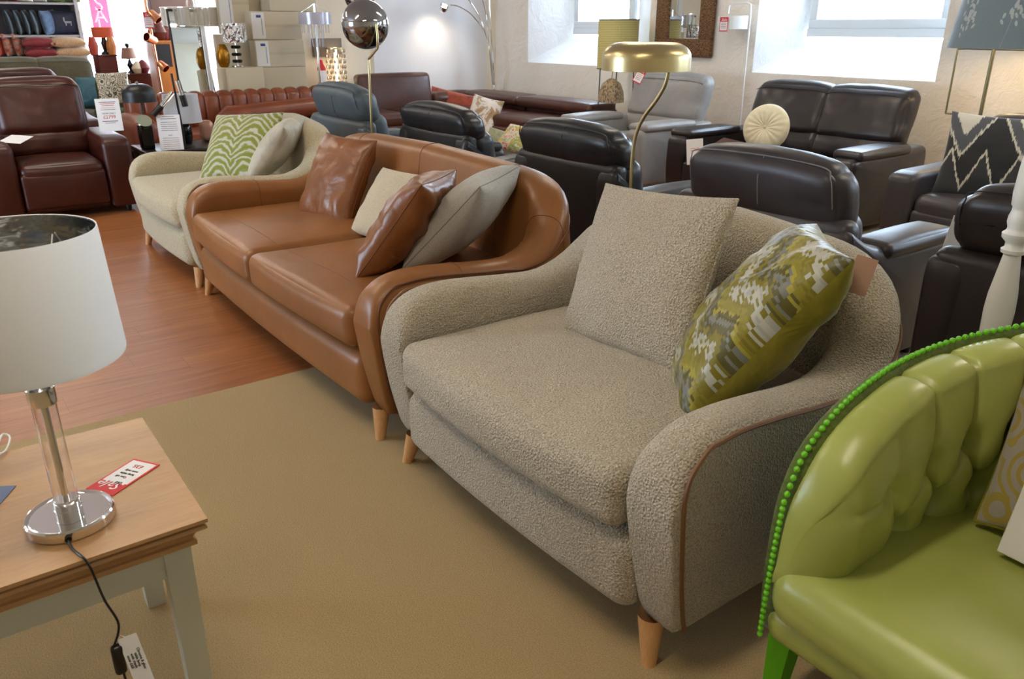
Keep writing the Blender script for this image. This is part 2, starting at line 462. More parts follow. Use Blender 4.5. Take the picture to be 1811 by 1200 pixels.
def u_sofa(name, label, cat, loc, W, mat, n_cush=1, D=1.12, piping='pipe_tan', seams=None, cush_mat=None, zt_front=None, back_z=.97):
    t = thing(name, label, cat, loc)
    yc, a, b = .76, .46, D-.76
    at, S, s0, s1 = u_path(W, D, yc, a, b)
    front = [(0, .50), (.004, .545), (.012, .578), (.03, .615), (.06, .645), (.10, .667), (.16, .682), (.25, .685), (.38, .675), (.52, .66), (.66, .652)]
    cs = lambda f: s0+(s1-s0)*f
    tab = front+[(cs(.05), .66), (cs(.2), .705), (cs(.36), .80), (cs(.52), .875), (cs(.72), .925), (s1, .95), ((s1+S)/2+.01, back_z-.008), (S, back_z)]
    zt = lambda s: lerp_table(tab, s)
    zbt = [(0, .50), (.004, .44), (.012, .38), (.024, .30), (.04, .215), (.055, .15), (.07, .118), (.2, .112), (9, .112)]
    zb = lambda s: lerp_table(zbt, s)
    def thick(s, f):   # f = 0 bottom..1 top
        arm = .130+.022*f
        back = .30-.14*f
        k = min(1, max(0, (s-.5)/.6)); k = k*k*(3-2*k)
        T = arm*(1-k)+back*k
        e = min(1, s/.07); return T*(.80+.20*math.sqrt(max(0, 1-(1-e)**2)))
    def ring(s, side):
        p, nrm = at(s); z0, z1 = zb(s), zt(s); h = max(z1-z0, .004); out = []
        e = min(1, s/.07); off = .16*.10*(1-math.sqrt(max(0, 1-(1-e)**2)))
        Tt, Tb = thick(s, 1), thick(s, 0)
        rt = min(Tt/2, h/2); rb = min(.035, h/2*.9)
        def no(z):
            f = (z-.16)/.6; return .018*math.sin(math.pi*min(1, max(0, f)))-off
        def ni(z):
            f = min(1, max(0, (z-.16)/max(.3, h))); return -thick(s, f)-off
        L = []
        L.append((-Tb*.5, z0))
        for k in range(1, 4):
            q = math.pi/2*k/3; L.append((no(z0)-rb+rb*math.sin(q), z0+rb-rb*math.cos(q)))
        for k in range(1, 7): z = z0+rb+(z1-rt-z0-rb)*k/7; L.append((no(z), z))
        zc = z1-rt; a_, b_ = no(zc), ni(zc); m_ = (a_+b_)/2; hw = (a_-b_)/2
        for k in range(0, 13):
            q = math.pi*k/12; ex = .8
            cx = math.copysign(abs(math.cos(q))**ex, math.cos(q)); L.append((m_+hw*cx, zc+rt*abs(math.sin(q))**.9))
        for k in range(6, 0, -1): z = z0+rb+(z1-rt-z0-rb)*k/7; L.append((ni(z), z))
        for k in range(3, 0, -1):
            q = math.pi/2*k/3; L.append((ni(z0)+rb-rb*math.sin(q), z0+rb-rb*math.cos(q)))
        for (nn, z) in L:
            x = p.x+nrm.x*nn; y = p.y+nrm.y*nn; out.append((x*side, y, z))
        return out
    st = [0, .004, .010, .018, .028, .040, .055, .07, .09, .115, .15, .2]
    while st[-1] < S-.06: st.append(st[-1]+.05)
    st.append(S)
    rings = [ring(s, 1) for s in st]+[ring(s, -1) for s in reversed(st[:-1])]
    mb = MB(); n = len(rings[0])
    mb.grid(len(rings), n, lambda i, j: rings[i][j], cv=True)
    mb.f.append(tuple(range(n))); mb.mi.append(0)
    mb.f.append(tuple((len(rings)-1)*n+k for k in reversed(range(n)))); mb.mi.append(0)
    mb.build('frame', mat, t, sharp=80)
    # piping / seam line on the outer edge of arms and back
    for side in (1, -1):
        pp = []
        for z, s in ((.125, .085), (.17, .070), (.24, .052), (.32, .036), (.40, .026), (.48, .020), (.54, .020), (.585, .030), (.615, .048), (.640, .078), (.655, .105)):
            p, nr = at(s+.012); e_ = min(1, (s+.012)/.07); n0 = .018*math.sin(math.pi*(z-.16)/.6)-.016*(1-math.sqrt(max(0, 1-(1-e_)**2)))+.0015; pp.append(((p.x+nr.x*n0)*side, p.y+nr.y*n0, z))
        s = .15
        while s < S:
            p, nr = at(s); z = zt(s)-.018; z -= .006+.085*min(1, max(0, (s-.62)/.45)); n0 = .018*math.sin(math.pi*min(1, max(0, (z-.16)/.6)))+.0005
            pp.append(((p.x+nr.x*n0)*side, p.y+nr.y*n0, z)); s += .05
        if pp:
            MB().tube(smooth_pts(pp, 3), .0062 if piping == 'pipe_tan' else .004, 6).build('piping', piping, t)
    Wi = W-.285
    # seat base
    mb = MB(); nb = 1
    mb.rbox((0, .478, .228), (Wi+.02, .93, .230), .055, (0, .010, 0), deform=lambda q, u: [q[0], q[1]-.020*(1-u[0]**2)*max(0, -u[1]), q[2]], k=6, m=10)
    mb.build('seat_base', mat, t)
    Wc = Wi-.035; cw = Wc/n_cush
    for i in range(n_cush):
        cx = -Wc/2+cw*(i+.5)
        def dfm(q, u, cx=cx):
            x, y, z = q
            # front edge bows forward toward the middle of the sofa, corners at the back tuck in
            gx = (x+cx)/(Wi/2)
            if u[1] < 0: y += -.035*(1-gx*gx)*(-u[1])
            else: x -= (max(0, abs(gx)-.55)*.35*u[1]**2)*math.copysign(1, gx)*.5
            z += .012*math.sin(u[0]*3+i)*(1-u[1]**2)*(1 if u[2] > 0 else 0)
            return [x, y, z]
        mb = MB(); mb.rbox((cx, .462, .451), (cw-.003, .95, .176), .050, (0, .012, .022), deform=dfm, k=6, m=10)
        cu = mb.build('seat_cushion', cush_mat or mat, t)
        if seams:
            q = []; yy = SEAM_Y-.462; u1 = yy/.475
            for k in range(-9, 10):
                u0 = k/10; xs = u0*cw/2; gx = (xs+cx)/(Wi/2)
                y = yy+(-.035*(1-gx*gx)*(-u1) if u1 < 0 else 0)
                q.append((cx+xs, .462+y, .451+.088+.022*(1-u0*u0)*(1-u1*u1)+.012*math.sin(u0*3+i)*(1-u1*u1)+.0002))
            MB().tube(q, .0016, 5).build('seam', seams_mat, cu)
    if seams:
        # cross stitching on back and arms
        for fr in seams:
            for side in (1, -1):
                s = fr if fr < 1 else s1+(S-s1)*(fr-1)
                if fr > 1.95 and side < 0: continue
                r_ = ring(s, side); q = [Vector(r_[k])+Vector((0, 0, .0005)) for k in range(9, 27)]
                p, nr = at(s); ctr = Vector(((p.x-nr.x*.08)*side, p.y-nr.y*.08, .5))
                q2 = []
                for v in q:
                    d = Vector(((v.x-ctr.x), (v.y-ctr.y), (v.z-ctr.z)*.15)); d.normalize(); q2.append(v+d*.0005)
                MB().tube(q2, .0017, 5).build('seam', seams_mat, t)
    # legs: tapered round oak, splayed
    for sx in (1, -1):
        for (y, sy) in ((.075, -1), (D-.2, 1)):
            x = sx*(W/2-.095 if sy < 0 else W/2-.2)
            mb = MB(); N = 20; vs = []
            H = .128
            def lf(i, j):
                z = H*(1-i/5); r = .020+.017*(1-i/5)
                ox = sx*.028*(i/5); oy = sy*.028*(i/5); q = 2*math.pi*j/N
                return (x+ox+r*math.cos(q), y+oy+r*math.sin(q), z)
            mb.grid(6, N, lf, cv=True); mb.f.append(tuple(range(5*N, 6*N))); mb.mi.append(0)
            mb.build('leg', 'oak_leg', t)
    return t
seams_mat = 'tan_seam'
# ---------------------------------------------------------------- the setting
YB, XL, XF, YF, XR, ZC = 7.4, -10.67, -15.6, -4.0, 2.6, 3.0
def wall_mat(name, c, c2, bump=.5):
    m = NT(name); v = m.coord('Object')
    m.base(m.ramp(m.noise(v, 1.6, 5, .6, .3), [(.35, c), (.7, c2)]))
    b = m.bump(m.noise(v, 5, 5, .62, .5), bump, .05)
    m.bump(m.noise(v, 45, 3, .6), .25, .006, b); m.set(Roughness=.85); return m.m
M['plaster'] = wall_mat('cream_rough_plaster', '#f2e9dc', '#f7f0e6', .55)
M['plaster_smooth'] = wall_mat('cream_smooth_plaster', '#eadfcb', '#eee4d2', .05)
M['white_wall'] = wall_mat('white_smooth_wall', '#e6e6ea', '#ebebee', .03)
M['reveal'] = wall_mat('white_reveal_plaster', '#eef0f2', '#f4f5f6', .3)
M['ceiling'] = plain('white_ceiling', '#e4e0d8', .9)
# wood laminate floor: boards run along Y
m = NT('cherry_laminate'); v = m.coord('Object'); X_, Y_, Z_ = m.sep(v)
row = m.math('FLOOR', m.math('DIVIDE', X_, .19))
jit = m.math('MULTIPLY', m.math('FRACT', m.math('MULTIPLY', m.math('SINE', m.math('MULTIPLY', row, 12.9898)), 43758.5)), 1.3)
yy = m.math('ADD', Y_, jit); brd = m.math('FLOOR', m.math('DIVIDE', yy, 1.3))
cmb = m.new('ShaderNodeCombineXYZ'); m.link(row, cmb.inputs[0]); m.link(brd, cmb.inputs[1])
wn = m.new('ShaderNodeTexWhiteNoise'); m.link(cmb.outputs[0], wn.inputs['Vector'])
gv = m.new('ShaderNodeVectorMath', operation='ADD'); mp = m.mapping((16, 1.1, 1)); m.link(mp, gv.inputs[0]); m.link(wn.outputs['Color'], gv.inputs[1])
g1 = m.noise(gv.outputs[0], 1.5, 5, .65, .9)
col = m.ramp(g1, [(.28, '#7f4a26'), (.5, '#9b6037'), (.72, '#b07547')])
col = m.mix(m.math('MULTIPLY', wn.outputs['Value'], .30), col, '#8a5230')
fx = m.math('ABSOLUTE', m.math('SUBTRACT', m.math('FRACT', m.math('DIVIDE', X_, .19)), .5))
fy = m.math('ABSOLUTE', m.math('SUBTRACT', m.math('FRACT', m.math('DIVIDE', yy, 1.3)), .5))
gap = m.math('MAXIMUM', m.math('GREATER_THAN', fx, .4935), m.math('GREATER_THAN', fy, .4988))
m.base(m.mix(m.math('MULTIPLY', gap, .35), col, '#3a1a0c')); m.set(Roughness=.32)
m.bump(g1, .05, .003); M['laminate'] = m.m
m = NT('beige_carpet'); v = m.coord('Object')
n = m.noise(v, 260, 2, .7); n2 = m.noise(v, 2.2, 4, .6)
c = m.ramp(n, [(.3, '#967e56'), (.62, '#bda578')]); m.base(m.mix(m.math('MULTIPLY', n2, .35), c, '#98835d'))
m.bump(n, .6, .006); m.set(Roughness=1, Sheen_Weight=.15, Specular_IOR_Level=.1); M['carpet'] = m.m
m = NT('window_glass'); m.n.remove(m.b)
tr = m.new('ShaderNodeBsdfTransparent'); gl = m.new('ShaderNodeBsdfGlossy'); gl.inputs['Roughness'].default_value = .02
mx = m.new('ShaderNodeMixShader'); mx.inputs[0].default_value = .06; m.link(tr.outputs[0], mx.inputs[1]); m.link(gl.outputs[0], mx.inputs[2]); m.link(mx.outputs[0], m.o.inputs[0])
M['glass'] = m.m
def emis(name, c, s):
    m = NT(name); m.base(c); m.b.inputs['Emission Color'].default_value = lin(c); m.b.inputs['Emission Strength'].default_value = s; return m.m
M['tube_light'] = emis('fluorescent_diffuser', '#fff1dc', 19)
M['bulb'] = emis('warm_bulb', '#ffdca8', 30)

struct(MB().box(((XF-3.45)/2, (YB+YF)/2, -.05), (-3.45-XF, YB-YF, .1)).build('floor', 'laminate'), 'cherry-toned laminate floor boards')
struct(MB().box(((XR-3.45)/2, (YB+YF)/2, -.05), (XR+3.45, YB-YF, .1)).build('floor', 'carpet'), 'beige short-pile carpet')
struct(MB().box(((XR+XF)/2, (YB+YF)/2, ZC+.05), (XR-XF, YB-YF, .1)).build('ceiling', 'ceiling'))
def wall_holes(name, mats, u0, u1, holes, fn, z1=ZC):
    """flat wall with holes; fn(u,z,d) -> point, d = depth into the wall; holes: (ua,ub,za,zb, ub2.. back rect, depth)"""
    us = sorted({u0, u1} | {h[0] for h in holes} | {h[1] for h in holes})
    zs = sorted({0, z1} | {h[2] for h in holes} | {h[3] for h in holes})
    mb = MB()
    for a, b in zip(us, us[1:]):
        for c, d in zip(zs, zs[1:]):
            if any(h[0] <= a and b <= h[1] and h[2] <= c and d <= h[3] for h in holes): continue
            mb.add([fn(a, c, 0), fn(b, c, 0), fn(b, d, 0), fn(a, d, 0)], [(0, 1, 2, 3)])
    for h in holes:
        A = [(h[0], h[2]), (h[1], h[2]), (h[1], h[3]), (h[0], h[3])]; Bk = [(h[4], h[6]), (h[5], h[6]), (h[5], h[7]), (h[4], h[7])]
        dep = h[8]
        for k in range(4):
            p, q = A[k], A[(k+1) % 4]; r_, s_ = Bk[(k+1) % 4], Bk[k]
            N = 6
            # small roll at the lip keeps the plaster edge soft
            mb.add([fn(*p, 0), fn(*q, 0), fn(*r_, dep), fn(*s_, dep)], [(0, 1, 2, 3)], 1)
    # outer skin keeps daylight out of the wall thickness
    dd = max([h[8] for h in holes]+[.2])
    us = sorted({u0, u1} | {h[4] for h in holes} | {h[5] for h in holes}); zs = sorted({0, z1} | {h[6] for h in holes} | {h[7] for h in holes})
    for a, b in zip(us, us[1:]):
        for c, d in zip(zs, zs[1:]):
            if any(h[4] <= a and b <= h[5] and h[6] <= c and d <= h[7] for h in holes): continue
            mb.add([fn(a, c, dd), fn(b, c, dd), fn(b, d, dd), fn(a, d, dd)], [(0, 1, 2, 3)])
    return struct(mb.build(name, mats, sharp=30))
wins = [(-9.72, -7.30, 1.08, 2.55, -9.16, -7.98, 1.46, 2.60, .47), (-5.73, -3.74, 1.10, 2.55, -5.37, -3.90, 1.46, 2.60, .47),
        (-2.3, -.6, 1.1, 2.55, -2.1, -.8, 1.46, 2.6, .47), (.4, 2.1, 1.1, 2.55, .6, 1.9, 1.46, 2.6, .47)]
wall_holes('wall_back', ['plaster', 'reveal'], XL-.3, XR, wins, lambda u, z, d: (u, YB+d, z))
shop = [(-7.8, -5.0, .8, 2.4, -7.8, -5.0, .8, 2.4, .2)]
wall_holes('wall_front', ['plaster_smooth', 'reveal'], XF, XR, shop, lambda u, z, d: (u, YF-d, z))
far = [(2.55, 4.6, .35, 2.7, 2.55, 4.6, .35, 2.7, .2)]
wall_holes('wall_left', ['plaster_smooth', 'reveal'], YF, YB, far, lambda u, z, d: (XF-d, u, z))
struct(MB().box((XL-.1, 5.45, ZC/2), (.2, 3.9, ZC)).build('wall_left_partition', 'plaster_smooth'), 'cream inner wall behind the cartons and brown corner sofa').name = 'wall_left'
struct(MB().box((XR+.1, (YB+YF)/2, ZC/2), (.2, YB-YF, ZC)).build('wall_right', 'plaster_smooth'))
# smooth white board over the left wall and the boxed pipe in the corner
struct(MB().box((XL+.015, 6.35, 1.5), (.03, 1.92, 3.0)).build('trim_1', 'white_wall'), 'smooth white wall panel')
struct(MB().box((XL+.07, 7.35, 1.5), (.14, .10, 3.0)).build('trim_2', 'plaster_smooth'), 'cream boxed pipe in the room corner')
def window(idx, x0, x1, z0, z1, y, lab):
    f = MB(); t = .09; dy = .08
    f.rbox(((x0+x1)/2, y, z0+t/2), (x1-x0, dy, t), .01).rbox(((x0+x1)/2, y, z1-t/2), (x1-x0, dy, t), .01)
    f.rbox((x0+t/2, y, (z0+z1)/2), (t, dy-.004, z1-z0-2*t+.004), .004).rbox((x1-t/2, y, (z0+z1)/2), (t, dy-.004, z1-z0-2*t+.004), .004)
    f.box(((x0+x1)/2, y-.02, z0-.04), (x1-x0, .06, .08))
    o = struct(f.build('window_%d' % idx, 'win_frame'), lab)
    g = MB().box(((x0+x1)/2, y+.01, (z0+z1)/2), (x1-x0-2*t+.02, .008, z1-z0-2*t+.02)).build('glass_pane', 'glass', o)
    g['kind'] = 'structure'
window(1, -9.16, -7.98, 1.54, 2.58, YB+.42, 'white window frame deep in the left splayed opening')
window(2, -5.37, -3.90, 1.54, 2.58, YB+.42, 'white window frame deep in the right splayed opening')
window(3, -2.1, -.8, 1.54, 2.58, YB+.42, 'white window frame right of the picture')
window(4, .6, 1.9, 1.54, 2.58, YB+.42, 'white window frame at the far right end of the wall')
def shop_window(idx, axis, u0, u1, z0, z1, pos, n, lab):
    f = MB(); t = .06
    P_ = (lambda u, z: (u, pos, z)) if axis == 'x' else (lambda u, z: (pos, u, z))
    S_ = (lambda a, c: (a, .08, c)) if axis == 'x' else (lambda a, c: (.08, a, c))
    f.box(P_((u0+u1)/2, z0+t/2), S_(u1-u0, t)).box(P_((u0+u1)/2, z1-t/2), S_(u1-u0, t))
    for i in range(n+1):
        u = u0+t/2+(u1-u0-t)*i/n; f.box(P_(u, (z0+z1)/2), tuple(q-.006*(k==(1 if axis=='x' else 0)) for k, q in enumerate(S_(t if i in (0, n) else .09, z1-z0-2*t))))
    o = struct(f.build('window_%d' % idx, 'win_frame'), lab)
    g = MB().box(P_((u0+u1)/2, (z0+z1)/2), S_(u1-u0-.04, z1-z0-.04)); g.v = [tuple(pos+(p[k]-pos)*.1 if k == (1 if axis == 'x' else 0) else p[k] for k in range(3)) for p in g.v]
    g = g.build('glass_pane', 'glass', o); g['kind'] = 'structure'
shop_window(5, 'x', -7.8, -5.0, .8, 2.4, YF-.1, 2, 'wide shop front window behind the viewer')
shop_window(6, 'y', 2.55, 4.6, .35, 2.7, XF-.1, 2, 'bright shop window at the far end of the room')
# ceiling light fittings
first = None
for (x, y) in ((-1.2, .3), (-1.2, 4.6), (-4.4, .3), (-4.4, 4.6), (-7.8, .8), (-7.8, 5.0), (-11.6, .5), (-12.4, 5.2)):
    if first is None:
        first = thing('ceiling_light', 'long fluorescent ceiling light', 'ceiling light', (x, y, ZC), 0, 'fluorescent lights along the ceiling')
        MB().rbox((0, 0, -.03), (.24, 1.5, .06), .01).build('housing', 'paint_white', first)
        MB().rbox((0, 0, -.075), (.18, 1.44, .04), .015).build('diffuser', 'tube_light', first)
    else:
        c = copy_tree(first); c.location = (x, y, ZC)

# ---------------------------------------------------------------- the three sofas in the front row
SY = 1.20
u_sofa('cream_loveseat', 'cream boucle loveseat with brown piping and pale wooden legs, nearest sofa on the beige carpet', 'sofa', (-1.74, SY, 0), 1.42, 'boucle')
u_sofa('tan_leather_sofa', 'tan leather two-cushion sofa with curved back and oak legs, middle of the front row', 'sofa', (-3.76, SY, 0), 2.44, 'tan', 2, piping='tan_seam', seams=(.42, .95, 1.02, 2.0))
u_sofa('cream_loveseat', 'pale cream curved loveseat on the wooden floor beyond the tan leather sofa', 'sofa', (-5.77, SY, 0), 1.46, 'boucle_far')
# ---------------------------------------------------------------- pattern materials for the cushions
def mat_zebra():
    m = NT('green_zebra_velvet'); x, y, z = m.sep(m.coord('Object'))
    ax_ = m.math('ABSOLUTE', x)
    n = m.noise(m.mapping((4, 7, 1)), 1.6, 3, .6, .6)
    ph = m.math('ADD', m.math('MULTIPLY', y, 125), m.math('MULTIPLY', m.math('SINE', m.math('MULTIPLY', ax_, 13)), -9.5))
    ph = m.math('ADD', ph, m.math('MULTIPLY', n, 13))
    wv = m.math('SINE', ph)
    m.base(m.ramp(m.math('ADD', m.math('MULTIPLY', wv, .5), .5), [(.0, '#737a10'), (.60, '#868d1a'), (.72, '#aeab98'), (1, '#b8b5a4')]))
    m.bump(m.noise(m.coord('Object'), 60, 2), .3, .004); m.set(Roughness=.7, Sheen_Weight=.4); return m.m
def mat_pixel():
    m = NT('mustard_pixel_velvet'); v = m.mapping((1, 1, 1), (0, 0, 0))
    x, y, z = m.sep(v)
    a = m.math('ADD', m.math('MULTIPLY', x, 32), m.math('MULTIPLY', y, 32)); b = m.math('SUBTRACT', m.math('MULTIPLY', x, 46), m.math('MULTIPLY', y, 40))
    fa, fb = m.math('FLOOR', m.math('MULTIPLY', x, 100)), m.math('FLOOR', m.math('MULTIPLY', m.math('ADD', y, m.math('MULTIPLY', x, .5)), 110))
    cb = m.new('ShaderNodeCombineXYZ'); m.link(fa, cb.inputs[0]); m.link(fb, cb.inputs[1])
    wn = m.new('ShaderNodeTexWhiteNoise'); m.link(cb.outputs[0], wn.inputs['Vector'])
    # zig-zag bands
    zz = m.math('ABSOLUTE', m.math('SUBTRACT', m.math('FRACT', m.math('DIVIDE', m.math('ADD', fa, 100), 18)), .5))
    band = m.math('FRACT', m.math('DIVIDE', m.math('ADD', m.math('ADD', fb, 200), m.math('MULTIPLY', zz, 17)), 21))
    band = m.math('ADD', band, m.math('MULTIPLY', m.math('SUBTRACT', wn.outputs['Value'], .5), .20))
    m.base(m.ramp(band, [(0, '#8a8026'), (.16, '#7c721c'), (.30, '#b3b2a2'), (.42, '#a3a398'), (.5, '#7b7118'), (.64, '#585426'), (.76, '#74766e'), (.86, '#5a5520'), (.94, '#a19736')], 'CONSTANT'))
    m.bump(m.noise(m.coord('Object'), 7, 3, .6, .8), .55, .03); m.set(Roughness=.42, Sheen_Weight=.5, Sheen_Roughness=.3); return m.m
def mat_ikat():
    m = NT('navy_white_ikat'); x, y, z = m.sep(m.coord('Object'))
    n = m.noise(m.mapping((90, 5, 1)), 1, 4, .8); sm = m.noise(m.coord('Object'), 3, 2)
    def zig(per, amp, off, ph):
        t = m.math('ABSOLUTE', m.math('SUBTRACT', m.math('FRACT', m.math('ADD', m.math('DIVIDE', x, per), ph)), .5))
        return m.math('ADD', m.math('SUBTRACT', y, m.math('MULTIPLY', t, amp)), m.math('ADD', m.math('MULTIPLY', n, .13), off))
    d1 = zig(.36, .62, -.06, .1); d2 = zig(.20, .5, .15, .35)
    l1 = m.math('LESS_THAN', m.math('ABSOLUTE', d1), .014); l2 = m.math('LESS_THAN', m.math('ABSOLUTE', d2), .016)
    c = m.mix(m.math('GREATER_THAN', d1, .0), '#16171c', '#4d5057')
    c = m.mix(m.math('LESS_THAN', d2, 0.0), c, '#2b2d31')
    c = m.mix(m.math('MAXIMUM', l1, l2), c, '#c9c6b6')
    c = m.mix(m.math('GREATER_THAN', d1, .125), c, '#cfcbbd')
    m.base(c); m.bump(m.noise(m.coord('Object'), 6, 2), .4, .02); m.set(Roughness=.7, Sheen_Weight=.3); return m.m
def mat_scroll(name, ca, cb_, sc_=8, rings=34, rough=.5):
    m = NT(name); v = m.coord('Object')
    vo = m.new('ShaderNodeTexVoronoi'); vo.inputs['Scale'].default_value = sc_; vo.inputs['Randomness'].default_value = .8; m.link(v, vo.inputs['Vector'])
    s_ = m.math('SINE', m.math('MULTIPLY', vo.outputs['Distance'], rings))
    m.base(m.ramp(m.math('ADD', m.math('MULTIPLY', s_, .5), .5), [(.0, ca), (.60, ca), (.68, cb_), (1, cb_)]))
    m.set(Roughness=rough, Sheen_Weight=.4); return m.m
def mat_blot(name, cols, scale=7, rough=.8):
    m = NT(name); v = m.coord('Object')
    m.base(m.ramp(m.noise(v, scale, 4, .65, .8), cols)); m.bump(m.noise(v, 8, 3), .4, .02); m.set(Roughness=rough, Sheen_Weight=.4); return m.m
M['zebra'] = mat_zebra(); M['pixel'] = mat_pixel(); M['ikat'] = mat_ikat()
M['scroll'] = mat_scroll('gold_scroll_on_grey', '#a8a096', '#a89440')
M['mustard'] = velvet('mustard_velvet', '#7d7418', '#968b2a')
M['grey_weave'] = fabric('pale_grey_weave', '#aaa69c', '#b8b4aa', 120, .3, .95, 90)
M['beige_linen'] = fabric('beige_linen', '#b7ab92', '#c6baa0', 120, .2)
M['oat_velvet'] = velvet('oat_velvet', '#a79f8b', '#bdb5a2')
M['cream_satin'] = fabric('cream_satin', '#ded4b4', '#e8dfc2', 30, .2, .6)

# ---- cushions on the cream loveseat
pillow('cushion', 'square cream boucle cushion leaning on the back of the nearest cream loveseat', 'cushion', (-1.79, 1.845, .79), (-.054, -.923, .38), (-.057, .383, .922), .60, .56, .17, 'boucle', seed=3, wrinkle=.007, pinch=.045, piping=('boucle', .004))
pillow('cushion', 'mustard and silver pixel-patterned velvet cushion in the corner of the cream loveseat', 'cushion', (-1.335, 1.85, .757), (-.57, -.54, .615), (.42, .455, .785), .46, .62, .26, ['pixel', 'mustard'], seed=11, wrinkle=.016, pinch=.05)
# ---- cushions on the tan sofa
pillow('cushion', 'tan leather cushion standing on the far seat of the tan leather sofa', 'cushion', (-4.28, 1.885, .735), (.138, -.883, .449), (-.069, .444, .893), .50, .52, .19, 'tan_cushion', seed=5, wrinkle=.013, pinch=.05, piping=('tan_seam', .003))
pillow('cushion', 'small beige linen cushion between the two tan leather cushions', 'cushion', (-3.66, 1.90, .69), (.079, -.80, .60), (-.08, .60, .80), .46, .40, .13, 'beige_linen', seed=6, wrinkle=.005, pinch=.05)
pillow('cushion', 'tan leather cushion tipped sideways beside the pale grey cushion', 'cushion', (-3.06, 1.665, .745), (-.62, -.51, .597), (.432, .415, .80), .48, .52, .22, 'tan_cushion', seed=9, wrinkle=.017, pinch=.05, piping=('tan_seam', .003))
pillow('cushion', 'pale grey woven cushion leaning into the near corner of the tan sofa', 'cushion', (-2.95, 1.885, .765), (-.59, -.41, .70), (.59, .37, .715), .48, .54, .23, 'grey_weave', seed=14, wrinkle=.006, pinch=.05, piping=('grey_seam', .002))
# ---- cushions on the far loveseat
pillow('cushion', 'green and white zebra-striped cushion on the far cream loveseat', 'cushion', (-5.66, 1.80, .78), (.38, -.73, .56), (-.33, .45, .82), .60, .50, .14, 'zebra', seed=4, wrinkle=.004, pinch=.045)
pillow('cushion', 'plain oatmeal velvet cushion beside the zebra-striped cushion', 'cushion', (-5.41, 1.96, .785), (-.46, -.62, .63), (.44, .455, .77), .44, .46, .20, 'oat_velvet', seed=8, wrinkle=.006, pinch=.05)

